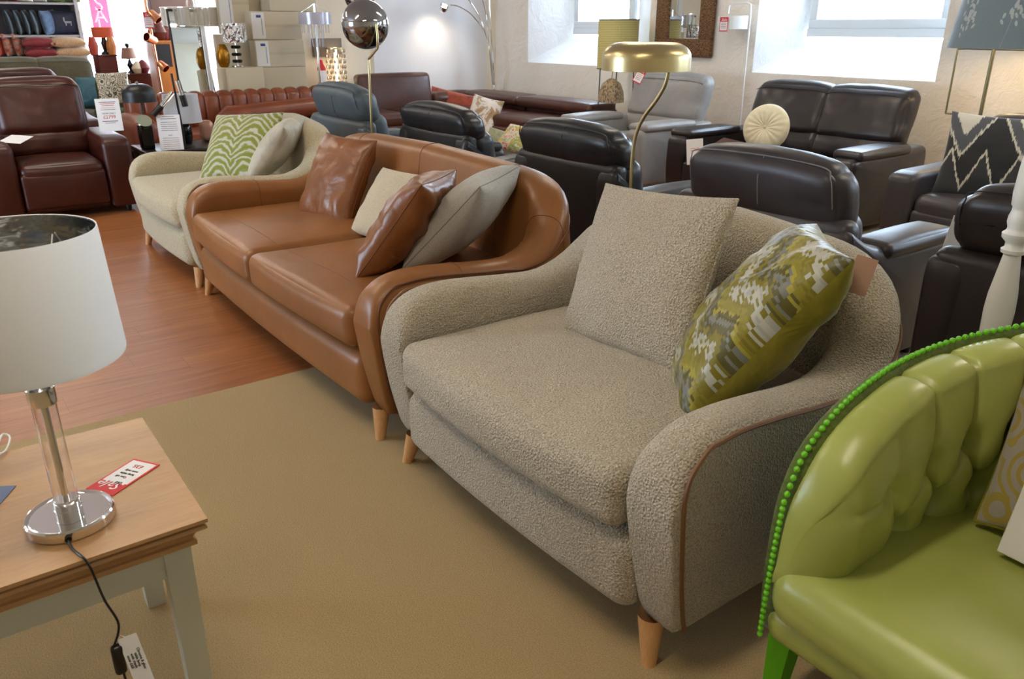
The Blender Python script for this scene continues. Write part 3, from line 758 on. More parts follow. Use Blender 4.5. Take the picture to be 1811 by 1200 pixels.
# ---------------------------------------------------------------- lime green tub sofa
def tub_sofa():
    W, D = 1.75, .86; X0, Y0 = -.86+W/2, 1.34
    t = thing('tub_sofa', 'lime green buttoned leather tub sofa with olive fabric outside, at the right edge', 'sofa', (X0, Y0, 0))
    yc, a, b = .30, .56, D-.30
    at, S, s0, s1 = u_path(W, D, yc, a, b, 2.2)
    tab = [(0, .42), (.006, .56), (.02, .63), (.045, .685), (.08, .725), (.13, .76), (.2, .79), (.3, .815), (.45, .84), (.65, .875), (.85, .915), (1.05, .94), (S, .96)]
    zt = lambda s: lerp_table(tab, s)
    zbf = lambda s: lerp_table([(0, .42), (.006, .30), (.015, .245), (.04, .235), (9, .235)], s)
    def ring(s, side):
        p, nr = at(s); z0, z1 = zbf(s), zt(s); T = .05; rt = .022; L = [(-T, z0), (0, z0)]
        L += [(0, z0+(z1-rt-z0)*k/5) for k in range(1, 6)]
        L += [(-T/2+T/2*math.cos(math.pi*k/8), z1-rt+rt*math.sin(math.pi*k/8)) for k in range(1, 8)]
        L += [(-T, z0+(z1-rt-z0)*k/5) for k in range(5, 0, -1)]
        return [((p.x+nr.x*n_)*side, p.y+nr.y*n_, z) for n_, z in L]
    st = [0, .004, .010, .02, .035, .055, .08, .12, .17]
    while st[-1] < S-.06: st.append(st[-1]+.05)
    st.append(S)
    rings = [ring(s, 1) for s in st]+[ring(s, -1) for s in reversed(st[:-1])]; n = len(rings[0])
    mb = MB(); mb.grid(len(rings), n, lambda i, j: rings[i][j], cv=True)
    mb.f.append(tuple(range(n))); mb.mi.append(0); mb.f.append(tuple((len(rings)-1)*n+k for k in reversed(range(n)))); mb.mi.append(0)
    tag(mb.build('outer_shell', 'olive_wool', t, sharp=80), 'olive green wool outside')
    # buttoned inner padding, one continuous surface: s along the shell, v from seat to rolled rim
    nv = 130; Z0 = .40
    sp = .165
    half = [0, .002, .005, .009, .014, .020, .027, .035, .044, .054]
    while half[-1] < S-.006: half.append(half[-1]+.0058)
    half.append(S); SS = half+[2*S-q for q in reversed(half[:-1])]; ns = len(SS); tot = 2*S
    def near(x): return abs(x-round(x))
    def pad(i, j):
        q = SS[i]; side = 1 if q <= S else -1; s = q if q <= S else tot-q
        f = j/(nv-1); p, nr = at(s); top = max(zt(s)-.03, Z0+.02)
        g = min(1, f/.78); z = Z0+(top-Z0)*g
        row1 = top-.165; row0 = row1-.135; qn = (q-S)/sp; zz = z
        if zz >= row1: d = near(qn)*sp; pf = abs(math.sin(math.pi*qn)); kf = .55+.45*max(0, 1-(zz-row1)/.165)
        elif zz >= row0:
            tt = (zz-row0)/(row1-row0); a_ = qn+.5*(1-tt); b_ = qn-.5*(1-tt)
            d = min(near(a_), near(b_))*sp*.85; pf = math.sqrt(abs(math.sin(math.pi*a_)*math.sin(math.pi*b_))); kf = 1
        else: d = near(qn+.5)*sp; pf = abs(math.sin(math.pi*(qn+.5))); kf = .9
        dip = 0
        for rw, of in ((row1, 0), (row0, .5)):
            du = near(qn+of); dip += math.exp(-((du*sp)**2+(zz-rw)**2)/(2*.023**2))
        calm = min(1, max(0, (s-.185)/.06)); calm = calm*calm*(3-2*calm)
        rel = kf*(.017*math.exp(-(d/.0068)**2)+.022*(1-pf**.6))+.052*min(1, dip)
        side_p = .006*math.exp(-((zz-.612)/.010)**2)*min(1, max(0, (.185-s)/.03))+.030*math.exp(-((s-.185)**2+(zz-.622)**2)/(2*.02**2))
        e = math.sqrt(max(0, 1-(1-min(1, s/.07))**2))
        base = -.036-.014*e
        th = (.115*(.86+.22*math.sin(math.pi*min(1, g)**1.3)))*e
        if f < .78: off = base-th+rel*calm+side_p*(s < .3); return _o(p+Vector((0, -.018*(1-e))), nr, off, z, side)
        q2 = (f-.78)/.22; inner = base-(.115*.86)*e+rel*calm*(1-q2); outer = -.036
        m_ = (inner+outer)/2; hw = (outer-inner)/2
        return _o(p+Vector((0, -.018*(1-e))), nr, m_-hw*math.cos(math.pi*q2), z+math.sin(math.pi*q2)**.9*hw*.62*(1-.30*calm*math.exp(-(d/.010)**2)-.22*calm*(1-pf**.6)), side)
    def _o(p, nr, off, z, side):
        return ((p.x+nr.x*off)*side, p.y+nr.y*off, z)
    mb = MB(); mb.grid(ns, nv, pad)
    mb.build('buttoned_back', 'green_leather', t, sharp=120)
    btn = MB().lathe([(0, .006), (.006, .005), (.010, .001), (.010, -.004)], 14)
    for rowi, (dz, of) in enumerate(((.165, 0), (.300, .5))):
        n0 = int(S/sp)
        for k in range(-n0, n0+1):
            qn = k+of; q = S+qn*sp; side = 1 if q <= S else -1; s = q if q <= S else tot-q
            if s < .16 or s > S: continue
            p, nr = at(s); top = zt(s)-.03; z = top-dz
            if z < .50: continue
            v = _o(p, nr, -.05-.115*1.0+.052, z, side); X = basis(v, (-nr.x*side, -nr.y, .1), (0, 0, 1))
            btn.build('button', 'green_leather', t, mw=None).matrix_local = X
    bt = MB().rbox((0, 0, 0), (.022, .022, .014), .007)
    # seat cushion with a soft front border
    def dfm(q, u):
        x, y, z = q
        if u[1] > 0: x -= math.copysign(max(0, abs(u[0])-.6)*.5*u[1]**2, u[0])
        if u[1] < 0: y += -.03*(1-u[0]**2)*(-u[1])
        return [x, y, z]
    MB().rbox((0, .365, .375), (W-.045, .80, .155), .065, (0, 0, .028), deform=dfm, k=6, m=14).build('seat_cushion', 'green_leather', t)
    MB().rbox((0, .39, .275), (W-.03, .80, .10), .045, (0, .01, 0), m=8).build('seat_base', 'green_leather', t)
    for sx in (1, -1):
        for y, sy in ((.055, -1), (D-.16, 1)):
            x = sx*(W/2-.05 if sy < 0 else W/2-.28)
            mb = MB(); q = [(-.03, -.03), (.03, -.03), (.03, .03), (-.03, .03)]
            mb.add([(x+a_, y+b_, .245) for a_, b_ in q]+[(x+sx*.01+a_*.6, y+sy*.01+b_*.6, 0) for a_, b_ in q], [(0,1,2,3), (7,6,5,4), (0,4,5,1), (1,5,6,2), (2,6,7,3), (3,7,4,0)])
            tag(mb.build('leg', 'green_leg', t), 'bright green lacquered leg')
    # enamel nail heads along the shell edge, each one a stud of its own (nearest hundred)
    pos = []
    z = .25
    while z < .60: pos.append((.012 if z > .5 else .012, z)); z += .0165
    out = []
    for s_, z in pos:
        p, nr = at(.004); out.append((Vector(((p.x-.027), p.y-.026+.020*((z-.25)/.35)**2, z))))
    s = .012
    arc = 0; last = None; pts = []
    while s < S*.80:
        p, nr = at(s); v = Vector((p.x-nr.x*.028, p.y-nr.y*.028-.012*max(0, 1-s/.1), zt(s)+.003)); pts.append(v); s += .002
    last = out[-1]
    for v in pts:
        if (v-last).length >= .0165: out.append(v); last = v
    nb = MB().lathe([(0, .005), (.004, .0042), (.0065, .002), (.0075, 0)], 10)
    first = None
    for v in out[:100]:
        v = Vector((-v.x, v.y, v.z))      # left arm faces the viewer
        if first is None:
            first = nb.build('nail_head', 'nail', t, loc=v, rot=(R(60), 0, 0)); 
        else:
            c = first.copy(); COL.objects.link(c); c.parent = t; c.location = v
    mb = MB()
    for v in out[100:]: mb.lathe([(0, .005), (.004, .0042), (.0065, .002), (.0075, 0)], 8, c=(-v.x, v.y, v.z))
    return t
tub_sofa()
pillow('cushion', 'grey cushion with gold scroll pattern and tasselled corner on the lime green sofa', 'cushion', (-.42, 1.86, .735), (-.20, -.88, .38), (-.10, .36, .93), .46, .48, .13, 'scroll', seed=21, piping=('mustard', .006))
# ---------------------------------------------------------------- recliners and leather suites
def arm_outline(d, h, fr=.10, back_h=None, slope=0):
    bh = back_h or h
    p = [(.03, .06), (.0, h*.55), (.015, h-.03), (.10, h), (d*.55, h-slope), (d*.80, h-slope*.5+(bh-h)*.35), (d-.03, bh), (d, bh-.08), (d-.02, .06)]
    return round_poly(p, [.02, .1, .05, .08, .1, .12, .07, .05, .02], 4)
def recliner(name, label, cat, loc, rz, mat, w=.98, d=.95, aw=.17, ah=.62, bh=1.03, seats=1, shell_h=.80, seam='seam_dark',
             group=None, pad=True, recline=.16, head=True, wing=False, seat_z=.47, front='panel', head_h=.27, head_w=1.0, lumbar=False, seam_head=True, head_t=.2):
    t = thing(name, label, cat, loc, rz, group); hw = w/2; sw = (w-2*aw)/seats
    # arms
    for sx in (-1, 1):
        X = Matrix.Translation((sx*(hw-aw/2), 0, 0))
        mb = MB().slab(arm_outline(d-.02 if wing else d-.12, ah, back_h=(shell_h-.02) if wing else ah+.02), aw, min(.05, aw*.45), X=X, bulge=.006)
        a = mb.build('arm', mat, t, sharp=70)
        if pad:
            MB().rbox((sx*(hw-aw/2), d*.36, ah+.005), (aw+.035, d*.60, .075), .034, (.004, .004, .018), k=5, m=5).build('arm_pad', mat, a)
        o = [(v[0]*1.0, v[1]) for v in arm_outline(d-.12, ah)]
        q = [Vector((sx*(hw-.006), y, z)) for y, z in o[2:len(o)//2+6]]
    # base, front panel and rear shell
    MB().rbox((0, d*.46, .19), (w-2*aw+.01, d*.80, .25), .03).build('base', mat, t)
    MB().rbox((0, .035, .255), (w-2*aw-.01, .06, .30), .028, (0, .012, 0), m=6).build('footrest_panel', mat, t)
    def lean(q, u):
        x, y, z = q; return [x, y+recline*(z+.35)*.55, z]
    MB().rbox((0, d-.10, .10+(shell_h-.10)/2), (w-(2*aw+.02 if not wing else .04), .12, shell_h-.10), .05, (0, .015, 0), m=8).build('back_shell', mat, t)
    for i in range(seats):
        cx = -hw+aw+sw*(i+.5)
        MB().rbox((cx, d*.36, seat_z-.075), (sw-.006, d*.70, .17), .065, (0, .008, .03), k=6, m=8).build('seat_cushion', mat, t)
        hwid = sw*head_w-.006
        if head:
            def lb(q, u):
                x, y, z = q; y += recline*(z+.2)
                z2 = z; y += -.025*math.exp(-((z+.12)/.07)**2)*(1 if u[1] < 0 else 0); return [x, y, z2]
            b = MB().rbox((cx, d-.27, (seat_z+bh-head_h*.8)/2+.0), (hwid, .20, bh-head_h*.8-seat_z+.06), .075, (.004, .035, .01), deform=lb, k=6, m=8).build('back_cushion', mat, t)
            def hd(q, u):
                x, y, z = q; y += recline*z; n_ = noise.noise(Vector((x*9+i*4, z*9, u[1])))*.007; x *= 1-.05*max(0, u[2])**3
                return [x, y+n_, z-.03*abs(u[0])**3*(u[2] > 0)+.5*n_]
            y0 = d-.17+recline*.2
            hq = MB().rbox((cx, y0, bh-head_h/2), (hwid*1.03, head_t, head_h), .085, (.01, .02, .018), deform=hd, k=6, m=9).build('headrest', mat, t)
            # top-stitched seam round the rear face of the headrest and down its middle
            if seam_head:
                q = []; H2 = head_h/2; W2 = hwid*.515; rr = .085
                def P_(x, z):
                    dx, dz = max(0, abs(x)-(W2-rr)), max(0, abs(z)-(H2-rr)); dd = min(rr*.98, math.hypot(dx, dz))
                    return (cx+x, y0+recline*z+head_t/2-(rr-math.sqrt(rr*rr-dd*dd))-.002+.02*max(0, 1-(x/W2)**2)*max(0, 1-(z/H2)**2), bh-head_h/2+z)
                pts = [P_(-W2+.045, -H2+.03), P_(-W2+.04, 0), P_(-W2+.05, H2-.075), P_(-W2+.10, H2-.03), P_(0, H2-.018), P_(W2-.10, H2-.03), P_(W2-.05, H2-.075), P_(W2-.04, 0), P_(W2-.045, -H2+.03)]
                MB().tube([Vector(a_)+Vector((0, .004, 0)) for a_ in smooth_pts(pts, 8)], .0028, 5).build('seam', seam, hq)
                MB().tube([Vector(P_(-.03, z_))+Vector((0, .0035, 0)) for z_ in (-H2+.04, -.06, 0, .06, H2-.02)], .0024, 5).build('seam', seam, hq)
        else:
            def bd(q, u):
                x, y, z = q; y += recline*(z+.25)
                if lumbar and u[1] < 0: y += .03*math.exp(-((z+.12)/.022)**2)
                z += -.02*abs(u[0])**4*(u[2] > 0)+noise.noise(Vector((x*7, z*7, i)))*.006
                return [x, y+noise.noise(Vector((x*8+i, z*8, 2)))*.01, z]
            bb = MB().rbox((cx, d-.25, (seat_z+bh)/2), (hwid, .22, bh-seat_z+.02), .085, (.01, .045, .015), deform=bd, k=6, m=16).build('back_cushion', mat, t)
            # seam along the top front edge
            H2 = (bh-seat_z)/2; zc = (seat_z+bh)/2
            q = [(cx+hwid/2*.96*a_, d-.25-.10+recline*(H2*.8+.25)-.028*(1-a_*a_), zc+H2-.045-.03*abs(a_)**5) for a_ in (-1, -.9, -.6, -.2, .2, .6, .9, 1)]
            MB().tube(smooth_pts(q, 5), .0028, 5).build('seam', seam, bb)
    for sx in (-1, 1):
        for y in (.12, d-.18):
            MB().lathe([(.0, 0), (.022, 0), (.026, .03), (.026, .07), (0, .07)], 14, c=(sx*(hw-.09), y, 0)).build('foot', 'black_plastic', t)
    return t
# row of recliners with their backs to the front sofas (turned to face the windows): x centre, back plane y
def back_row(name, label, x0, x1, yb, mat, **k):
    w_ = x1-x0; d_ = k.pop('d', .98)
    return recliner(name, label, 'armchair', ((x0+x1)/2, yb+d_, 0), math.pi, mat, w=w_, d=d_, wing=True, **k)
back_row('recliner_armchair', 'taupe-black recliner seen from behind, with pale stitching, behind the nearest cream loveseat', -2.78, -1.76, 3.0, 'taupe_leather', bh=1.035, head_h=.33, shell_h=.79, seam='seam_light', head_w=1.24)
back_row('recliner_armchair', 'black leather recliner seen from behind, beside the brass dome lamp stem', -4.14, -3.18, 3.0, 'black_leather', bh=1.035, shell_h=.85, head_h=.26, head_w=1.42)
back_row('recliner_armchair', 'black leather recliner seen from behind, in front of the patchwork cushion', -5.66, -4.68, 3.0, 'black_leather', bh=1.03, shell_h=.87, head_h=.24, head_w=1.45)
back_row('recliner_armchair', 'slate blue leather recliner seen from behind the far cream loveseat', -6.90, -5.78, 2.78, 'blue_leather', bh=1.12, shell_h=.86, head_h=.30, head_w=1.15)
back_row('recliner_armchair', 'dark brown leather recliner at the right edge behind the white turned post', -1.46, -.40, 3.02, 'dark_leather', bh=1.03, shell_h=.77, head_h=.28, head_w=1.28)
# facing the room: by the windows
recliner('recliner_sofa', 'black-brown two-seat leather recliner sofa under the right window', 'sofa', (-4.30, 5.62, 0), 0, 'dark_leather', w=1.92, d=1.22, aw=.22, ah=.63, bh=1.07, seats=2, head=False, lumbar=True, recline=.30, shell_h=.85, head_w=1.12)
recliner('recliner_armchair', 'grey leather recliner armchair by the wall with a red ticket on its back', 'armchair', (-6.22, 5.60, 0), 0, 'grey_leather', w=1.28, d=1.22, aw=.22, ah=.63, bh=1.08, head=False, lumbar=True, recline=.30, shell_h=.92, head_w=1.25)
recliner('leather_armchair', 'dark taupe leather armchair holding the navy and white cushion', 'armchair', (-2.28, 5.30, 0), 0, 'taupe_leather', w=1.25, d=1.02, aw=.21, ah=.64, bh=.98, head=False, pad=False, recline=.2, shell_h=.85, seat_z=.5)
recliner('recliner_armchair', 'large red-brown leather recliner on the wooden floor at the left edge', 'armchair', (-7.72, .93, 0), R(90), 'rust_leather', w=1.14, d=1.00, aw=.24, ah=.66, bh=1.12, head=False, lumbar=True, recline=.22, shell_h=.98, pad=False, head_w=1.12, seat_z=.47)

pillow('cushion', 'navy and white ikat-patterned cushion on the dark taupe armchair', 'cushion', (-2.33, 5.60, .755), (.25, -.92, .22), (-.04, .23, .96), .68, .56, .16, 'ikat', seed=31)
# pleated round cushion with a centre button
t = thing('round_cushion', 'round cream pleated cushion with a centre button on the dark leather sofa', 'cushion', (0, 0, 0))
c0 = AY(1355, 226, 6.02)
X = basis(c0, (.28, -.93, .25), (0, .25, .97)); mb = MB(); N = 72
prof = [(0, .035), (.012, .036), (.04, .052), (.09, .064), (.14, .060), (.18, .042), (.20, .018), (.205, 0), (.20, -.018), (.18, -.042), (.12, -.060), (.05, -.05), (0, -.035)]
def rp(i, j):
    r, z = prof[i]; a = 2*math.pi*j/N; k = 1+.06*math.cos(a*18)*(1 if .02 < r < .2 else 0)
    return (r*math.cos(a), r*math.sin(a), z*k)
mb.grid(len(prof), N, rp, cv=True, X=X); mb.build('cover', 'cream_satin', t)
MB().lathe([(0, .012), (.010, .010), (.015, .004), (.015, -.004)], 16, X=X @ Matrix.Translation((0, 0, .036))).build('button', 'cream_satin', t)

# ---- brown corner sofa along the left and back walls
def corner_sofa():
    t = thing('corner_sofa', 'chocolate brown leather corner sofa in the room corner, one headrest raised', 'sofa', (0, 0, 0)); mt = 'brown_leather'
    xl, yb = XL+.12, YB-.28
    # seat blocks
    MB().rbox((xl+.62, 5.72, .22), (1.05, 2.6, .30), .05).build('base', mt, t)
    MB().rbox(((-10.0-7.35)/2, yb-.55, .22), (2.65+.3, 1.05, .30), .05).build('base', mt, t)
    for (y0, y1) in ((4.45, 5.25), (5.25, 6.05)):
        MB().rbox((xl+.72, (y0+y1)/2, .43), (.85, y1-y0-.01, .16), .06, (0, 0, .02), k=5, m=6).build('seat_cushion', mt, t)
    for (x0, x1) in ((-10.2, -8.85), (-8.85, -7.50)):
        MB().rbox(((x0+x1)/2, yb-.62, .42), (x1-x0-.01, .85, .16), .06, (0, 0, .02), k=5, m=6).build('seat_cushion', mt, t)
    # raised back on the left wall side
    def ln(q, u): x, y, z = q; return [x-.18*(z+.2), y, z]
    MB().rbox((xl+.34, 5.47, .70), (.20, 1.12, .52), .06, (.03, 0, .01), deform=ln, k=5, m=8).build('raised_headrest', mt, t)
    MB().rbox((xl+.25, 4.68, .58), (.28, .46, .28), .08, (.02, 0, .02), k=5, m=6).build('back_cushion', mt, t)
    MB().rbox((xl+.25, 6.45, .56), (.28, .80, .24), .08, (.02, 0, .02), k=5, m=6).build('back_cushion', mt, t)
    # low folded backs along the window wall
    for (x0, x1) in ((-10.30, -8.95), (-8.95, -7.42)):
        MB().rbox(((x0+x1)/2, yb-.20, .50), (x1-x0-.01, .34, .26), .07, (0, .01, .01), k=5, m=8).build('back_cushion', mt, t)
        MB().rbox(((x0+x1)/2, yb-.30, .625), (x1-x0-.01, .46, .13), .06, (0, .01, .02), k=5, m=8).build('folded_headrest', mt, t)
    for x, y in ((-10.2, 4.4), (-9.5, 4.4), (-7.45, 6.1), (-7.45, 6.9)):
        MB().rbox((x, y, .04), (.05, .05, .08), .01).build('foot', 'chrome', t)
corner_sofa()
p = AY(805, 183, 6.35)
pillow('cushion', 'long rust-red patterned cushion on the brown corner sofa', 'cushion', (p.x-.03, p.y, p.z-.01), (.42, -.82, .35), (0, .35, .93), .92, .36, .14, mat_blot('rust_pattern', [(.3, '#7a2312'), (.5, '#a84a2c'), (.7, '#8e2f18')], 12), seed=41)
p = AY(855, 205, 6.05)
pillow('cushion', 'pale patchwork cushion leaning in front of the rust-red cushion', 'cushion', tuple(p), (.45, -.8, .35), (.05, .3, .95), .46, .50, .15, mat_blot('patchwork_pattern', [(.3, '#8a6a45'), (.47, '#b39a78'), (.5, '#ddd8d0'), (.7, '#e4dfd8')], 5), seed=42)
# ottoman with two cushions between the black recliners
ot = thing('ottoman', 'low brown leather ottoman between the two black recliners', 'ottoman', (-5.95, 4.72, 0))
MB().rbox((0, 0, .24), (.8, .6, .36), .06, (0, 0, .02)).build('seat', 'brown_leather', ot)
for sx in (-1, 1):
    for sy in (-1, 1): MB().rbox((sx*.32, sy*.22, .035), (.05, .05, .07), .01).build('foot', 'black_plastic', ot)
p = AY(887, 252, 4.62)
pillow('cushion', 'ribbed sage green cushion seen between the two black recliners', 'cushion', (p.x, p.y, p.z-.06), (.5, -.6, .62), (-.2, .6, .75), .42, .40, .14, fabric('sage_rib', '#8d9070', '#a5a78a', 30, .5, .9, 40), seed=43)
p = AY(914, 240, 4.55)
pillow('cushion', 'pink and yellow flowered cushion beside the sage green cushion', 'cushion', (p.x, p.y, p.z-.03), (.3, -.5, .8), (-.2, .7, .65), .34, .34, .12, mat_blot('flower_print', [(.35, '#c22c4a'), (.45, '#e6d9c8'), (.55, '#7f9c4a'), (.65, '#e0b030')], 14), seed=44)

# ---------------------------------------------------------------- leather chesterfield-like sofa, back left
def channel_sofa():
    t = thing('channel_back_sofa', 'chestnut leather sofa with scalloped channel back, behind the far cream loveseat', 'sofa', (0, 0, 0)); mt = 'chest_leather'
    y0, y1, xb = 1.78, 4.30, -9.85
    MB().rbox((xb+.5, (y0+y1)/2, .24), (.95, y1-y0, .30), .05).build('base', mt, t)
    MB().rbox((xb+.6, (y0+y1)/2, .42), (.75, y1-y0-.4, .16), .06, (0, 0, .02)).build('seat_cushion', mt, t)
    n = 14; mb = MB()
    for i in range(n):
        y = y0+.12+(y1-y0-.24)*(i+.5)/n
        mb.rbox((xb+.12, y, .60), ((.22), (y1-y0-.24)/n+.045, .52), .08, (.015, 0, .02), k=4, m=4)
    mb.build('channel_back', mt, t)
    # smooth rolled front bolster / arm rolls
    def roll(a, b, r):
        a, b = Vector(a), Vector(b); pts = [a.lerp(b, i/12) for i in range(13)]
        MB().tube(pts, lambda q: r*math.sqrt(max(.02, 1-max(0, abs(2*q-1)-.86)**2/.0196*.98)), 24).build('arm_roll', mt, t)
    roll((xb+.42, 2.75, .60), (xb+.42, 4.4, .68), .115)
    MB().rbox((xb+.45, y0+.13, .42), (.95, .26, .50), .10, (0, 0, .03)).build('arm', mt, t)
    MB().rbox((xb+.45, y1-.06, .42), (.95, .2, .44), .08).build('arm', mt, t)
    for y in (y0+.1, y1-.1):
        for x in (xb+.1, xb+.85): MB().lathe([(0, 0), (.025, 0), (.035, .1), (0, .1)], 12, c=(x, y, 0)).build('foot', 'black_plastic', t)
channel_sofa()
# ---------------------------------------------------------------- side table and its lamp (front left)
t = thing('side_table', 'low side table with oak top and sage grey legs, front left', 'table', (-1.875, -.06, 0))
def table():
    x0, x1, y0, y1 = -.305, .295, -.41, .39
    prof = [(0, .55), (0, .541), (-.012, .536), (-.004, .533), (-.002, .526), (-.008, .520), (-.022, .512), (-.030, .500), (-.030, .494), (-.024, .492), (-.024, .480), (-.030, .477)]
    mb = MB(); rings = []
    for ins, z in prof: rings.append([(x0-ins, y0-ins, z), (x1+ins, y0-ins, z), (x1+ins, y1+ins, z), (x0-ins, y1+ins, z)])
    vs = [p for q in rings for p in q]; fs = [(0, 1, 2, 3), tuple((len(prof)-1)*4+k for k in (3, 2, 1, 0))]
    for i in range(len(prof)-1):
        for k in range(4): fs.append((i*4+k, i*4+(k+1) % 4, i*4+4+(k+1) % 4, i*4+4+k))
    mb.add(vs, fs); mb.build('table_top', 'oak_top', t, sharp=20)
    q = .058; ins = .037
    for sx, sy in ((0, 0), (1, 0), (1, 1), (0, 1)):
        cx = (x1-ins-q/2) if sx else (x0+ins+q/2); cy = (y1-ins-q/2) if sy else (y0+ins+q/2)
        mb = MB(); a = [(cx+i*q/2, cy+j*q/2) for i, j in ((-1, -1), (1, -1), (1, 1), (-1, 1))]
        ox = .012*(-1 if sx else 1); oy = .012*(-1 if sy else 1)
        b = [(cx-0*ox+i*q*.42, cy+j*q*.42) for i, j in ((-1, -1), (1, -1), (1, 1), (-1, 1))]
        mb.add([(x, y, .478) for x, y in a]+[(x, y, 0) for x, y in b], [(3, 2, 1, 0), (4, 5, 6, 7)]+[(k, (k+1) % 4, 4+(k+1) % 4, 4+k) for k in range(4)])
        mb.build('leg', 'paint_grey', t, sharp=20)
    for ax_, pos in (('y', x1-ins-.016), ('y', x0+ins+.016), ('x', y1-ins-.016), ('x', y0+ins+.016)):
        mb = MB()
        if ax_ == 'y': mb.box((pos, (y0+y1)/2, .443), (.022, y1-y0-2*ins-2*q+.01, .07))
        else: mb.box(((x0+x1)/2, pos, .443), (x1-x0-2*ins-2*q+.01, .022, .07))
        mb.build('apron', 'paint_grey', t)
table()
L = Vector((-1.745, .088, .55))
t = thing('table_lamp', 'table lamp with white drum shade and clear glass stem on the oak table', 'lamp', tuple(L))
MB().lathe([(0, 0), (.085, 0), (.088, .003), (.088, .022), (.085, .026), (.081, .025), (.077, .0225), (.03, .0225), (.03, .0225), (.0265, .0225), (.0265, .036), (.0275, .037), (.0265, .038), (.0265, .058), (.024, .060), (0, .060)], 64).build('base', 'chrome', t, sharp=30)
mg = NT('clear_glass'); mg.base('#ffffff'); mg.set(Roughness=.0, Transmission_Weight=1.0, IOR=1.45); M['clear_glass'] = mg.m
MB().lathe([(.0235, .058), (.0235, .287), (.0215, .287), (.0215, .058), (.0235, .058)], 40).build('glass_tube', 'clear_glass', t)
MB().lathe([(.0075, .055), (.0075, .30)], 20).build('inner_rod', 'chrome', t)
MB().lathe([(0, .284), (.0255, .284), (.0265, .288), (.0265, .320), (.024, .324), (.012, .326), (.012, .40), (.018, .405), (.018, .455), (0, .455)], 32).build('lamp_holder', 'chrome', t, sharp=30)
zb_, zt_, rb_, rt_ = .385, .640, .171, .160
sh = MB().lathe([(rb_-.0022, zb_), (rb_, zb_-.001), (rb_+.001, zb_+.006), (rt_+.001, zt_-.006), (rt_, zt_+.001), (rt_-.0022, zt_)], 96)
m = NT('white_shade_fabric'); m.base('#f3f6fa'); m.set(Roughness=.9); M['shade_white'] = m.m
m = NT('silver_shade_lining'); m.base('#c7cdd2'); m.set(Metallic=1.0, Roughness=.16); m.bump(m.noise(m.mapping((3, 3, 6)), 3, 3), .5, .02); M['shade_silver'] = m.m
shade = sh.build('lamp_shade', 'shade_white', t)
MB().lathe([(rb_-.003, zb_+.002), (rt_-.003, zt_-.002)], 96).build('lining', 'shade_silver', shade)
for k in range(3):
    a = 2*math.pi*k/3+.4; MB().tube([(.018*math.cos(a), .018*math.sin(a), .43), (.10*math.cos(a), .10*math.sin(a), .50), ((rt_-.006)*math.cos(a), (rt_-.006)*math.sin(a), .60)], .0016, 6).build('shade_carrier', 'paint_white', t)
MB().lathe([(0, .455), (.014, .455), (.014, .47), (.028, .50), (.030, .52), (.022, .542), (0, .55)], 24).build('bulb', 'paint_white', t)
# flex, in-line switch and handwritten ticket
e0 = GZ(131, 953, .563)-L
flex = smooth_pts([(e0.x, e0.y, .012), (.088, .008, .009), (.115, .010, .0045), (.190, .015, .004), (.2105, .022, -.012), (.216, .030, -.06), (.2165, .045, -.12), (.217, .060, -.19)], 6)
# starts on the base rim and runs over the table edge
sw = AX(210, 1165, -1.567)-L
flex = smooth_pts([(.083, -.018, .012), (.098, -.018, .010), (.12, -.015, .0042), (.160, -.004, .0038), (.1720, .001, -.004), (.1785, .006, -.03), (.180, .015, -.10), (.1795, .030, -.17), (sw.x, sw.y-.004, sw.z+.035)], 6)
MB().lathe([(0, 0), (.007, 0), (.007, .004), (0, .004)], 12, X=Matrix.Translation((.087, -.018, .012)) @ Matrix.Rotation(R(90), 4, 'Y')).build('grommet', 'black_plastic', t)
MB().tube(flex, .0026, 8).build('flex', 'black_plastic', t)
s_ = MB().rbox((0, 0, 0), (.022, .024, .075), .009).build('switch', 'black_plastic', t, loc=(sw.x, sw.y, sw.z))
MB().tube([(sw.x, sw.y+.003, sw.z-.035), (sw.x, sw.y+.006, sw.z-.10), (sw.x-.01, sw.y+.02, sw.z-.33), (sw.x-.06, sw.y+.06, -.546)], .0026, 8).build('flex', 'black_plastic', t)
def ticket(name, label, X, w_, h_, lines, mats=('white',), cat='price ticket', group=None, red=None, thick=.0012):
    t = thing(name, label, cat, (0, 0, 0), group=group); t.matrix_world = X
    tag(MB().box((0, 0, 0), (w_, h_, thick)).build('card', mats[0], t), None)
    for (txt, x, y, sz, mt, *a) in lines:
        text(txt, sz, mt, Matrix.Translation((x, y, thick/2+.0002)), t, align=a[0] if a else 'CENTER', shear=a[1] if len(a) > 1 else 0)
    return t
# red and white sale tag lying on the table, written upside down to the viewer
a, b = GZ(172, 856, .552), GZ(262, 818, .552)
ctr = GZ(219, 842, .5515); ux = (GZ(240, 812, .5515)-GZ(155, 865, .5515)).normalized()   # from red end to white end
uy = Vector((-ux.y, ux.x, 0))
X = Matrix(((-ux.cross(Vector((0,0,1))))[:], (-ux)[:], (0, 0, 1))).transposed().to_4x4(); X.translation = ctr
lx = (GZ(240, 812, .5515)-GZ(155, 865, .5515)).length; wy = .082
tg = ticket('sale_tag', 'red and white sale tag lying on the oak table top', X, wy, lx, [('Sale', 0, lx/2-.034, .042, 'white', 'CENTER', .3)], ('red',), 'price tag')
MB().box((0, -.020, .0008), (wy-.010, lx-.052, .0006)).build('paper', 'white', tg)
text('£85', .013, 'ink', Matrix.Translation((-.012, .028, .0014)), tg)
text('One off', .010, 'ink', Matrix.Translation((.004, .004, .0014)), tg)
text('lamp table', .010, 'ink', Matrix.Translation((0, -.010, .0014)), tg)
text('now only', .010, 'ink', Matrix.Translation((0, -.024, .0014)), tg)
text('£35', .018, 'ink_red', Matrix.Translation((0, -.046, .0014)), tg)
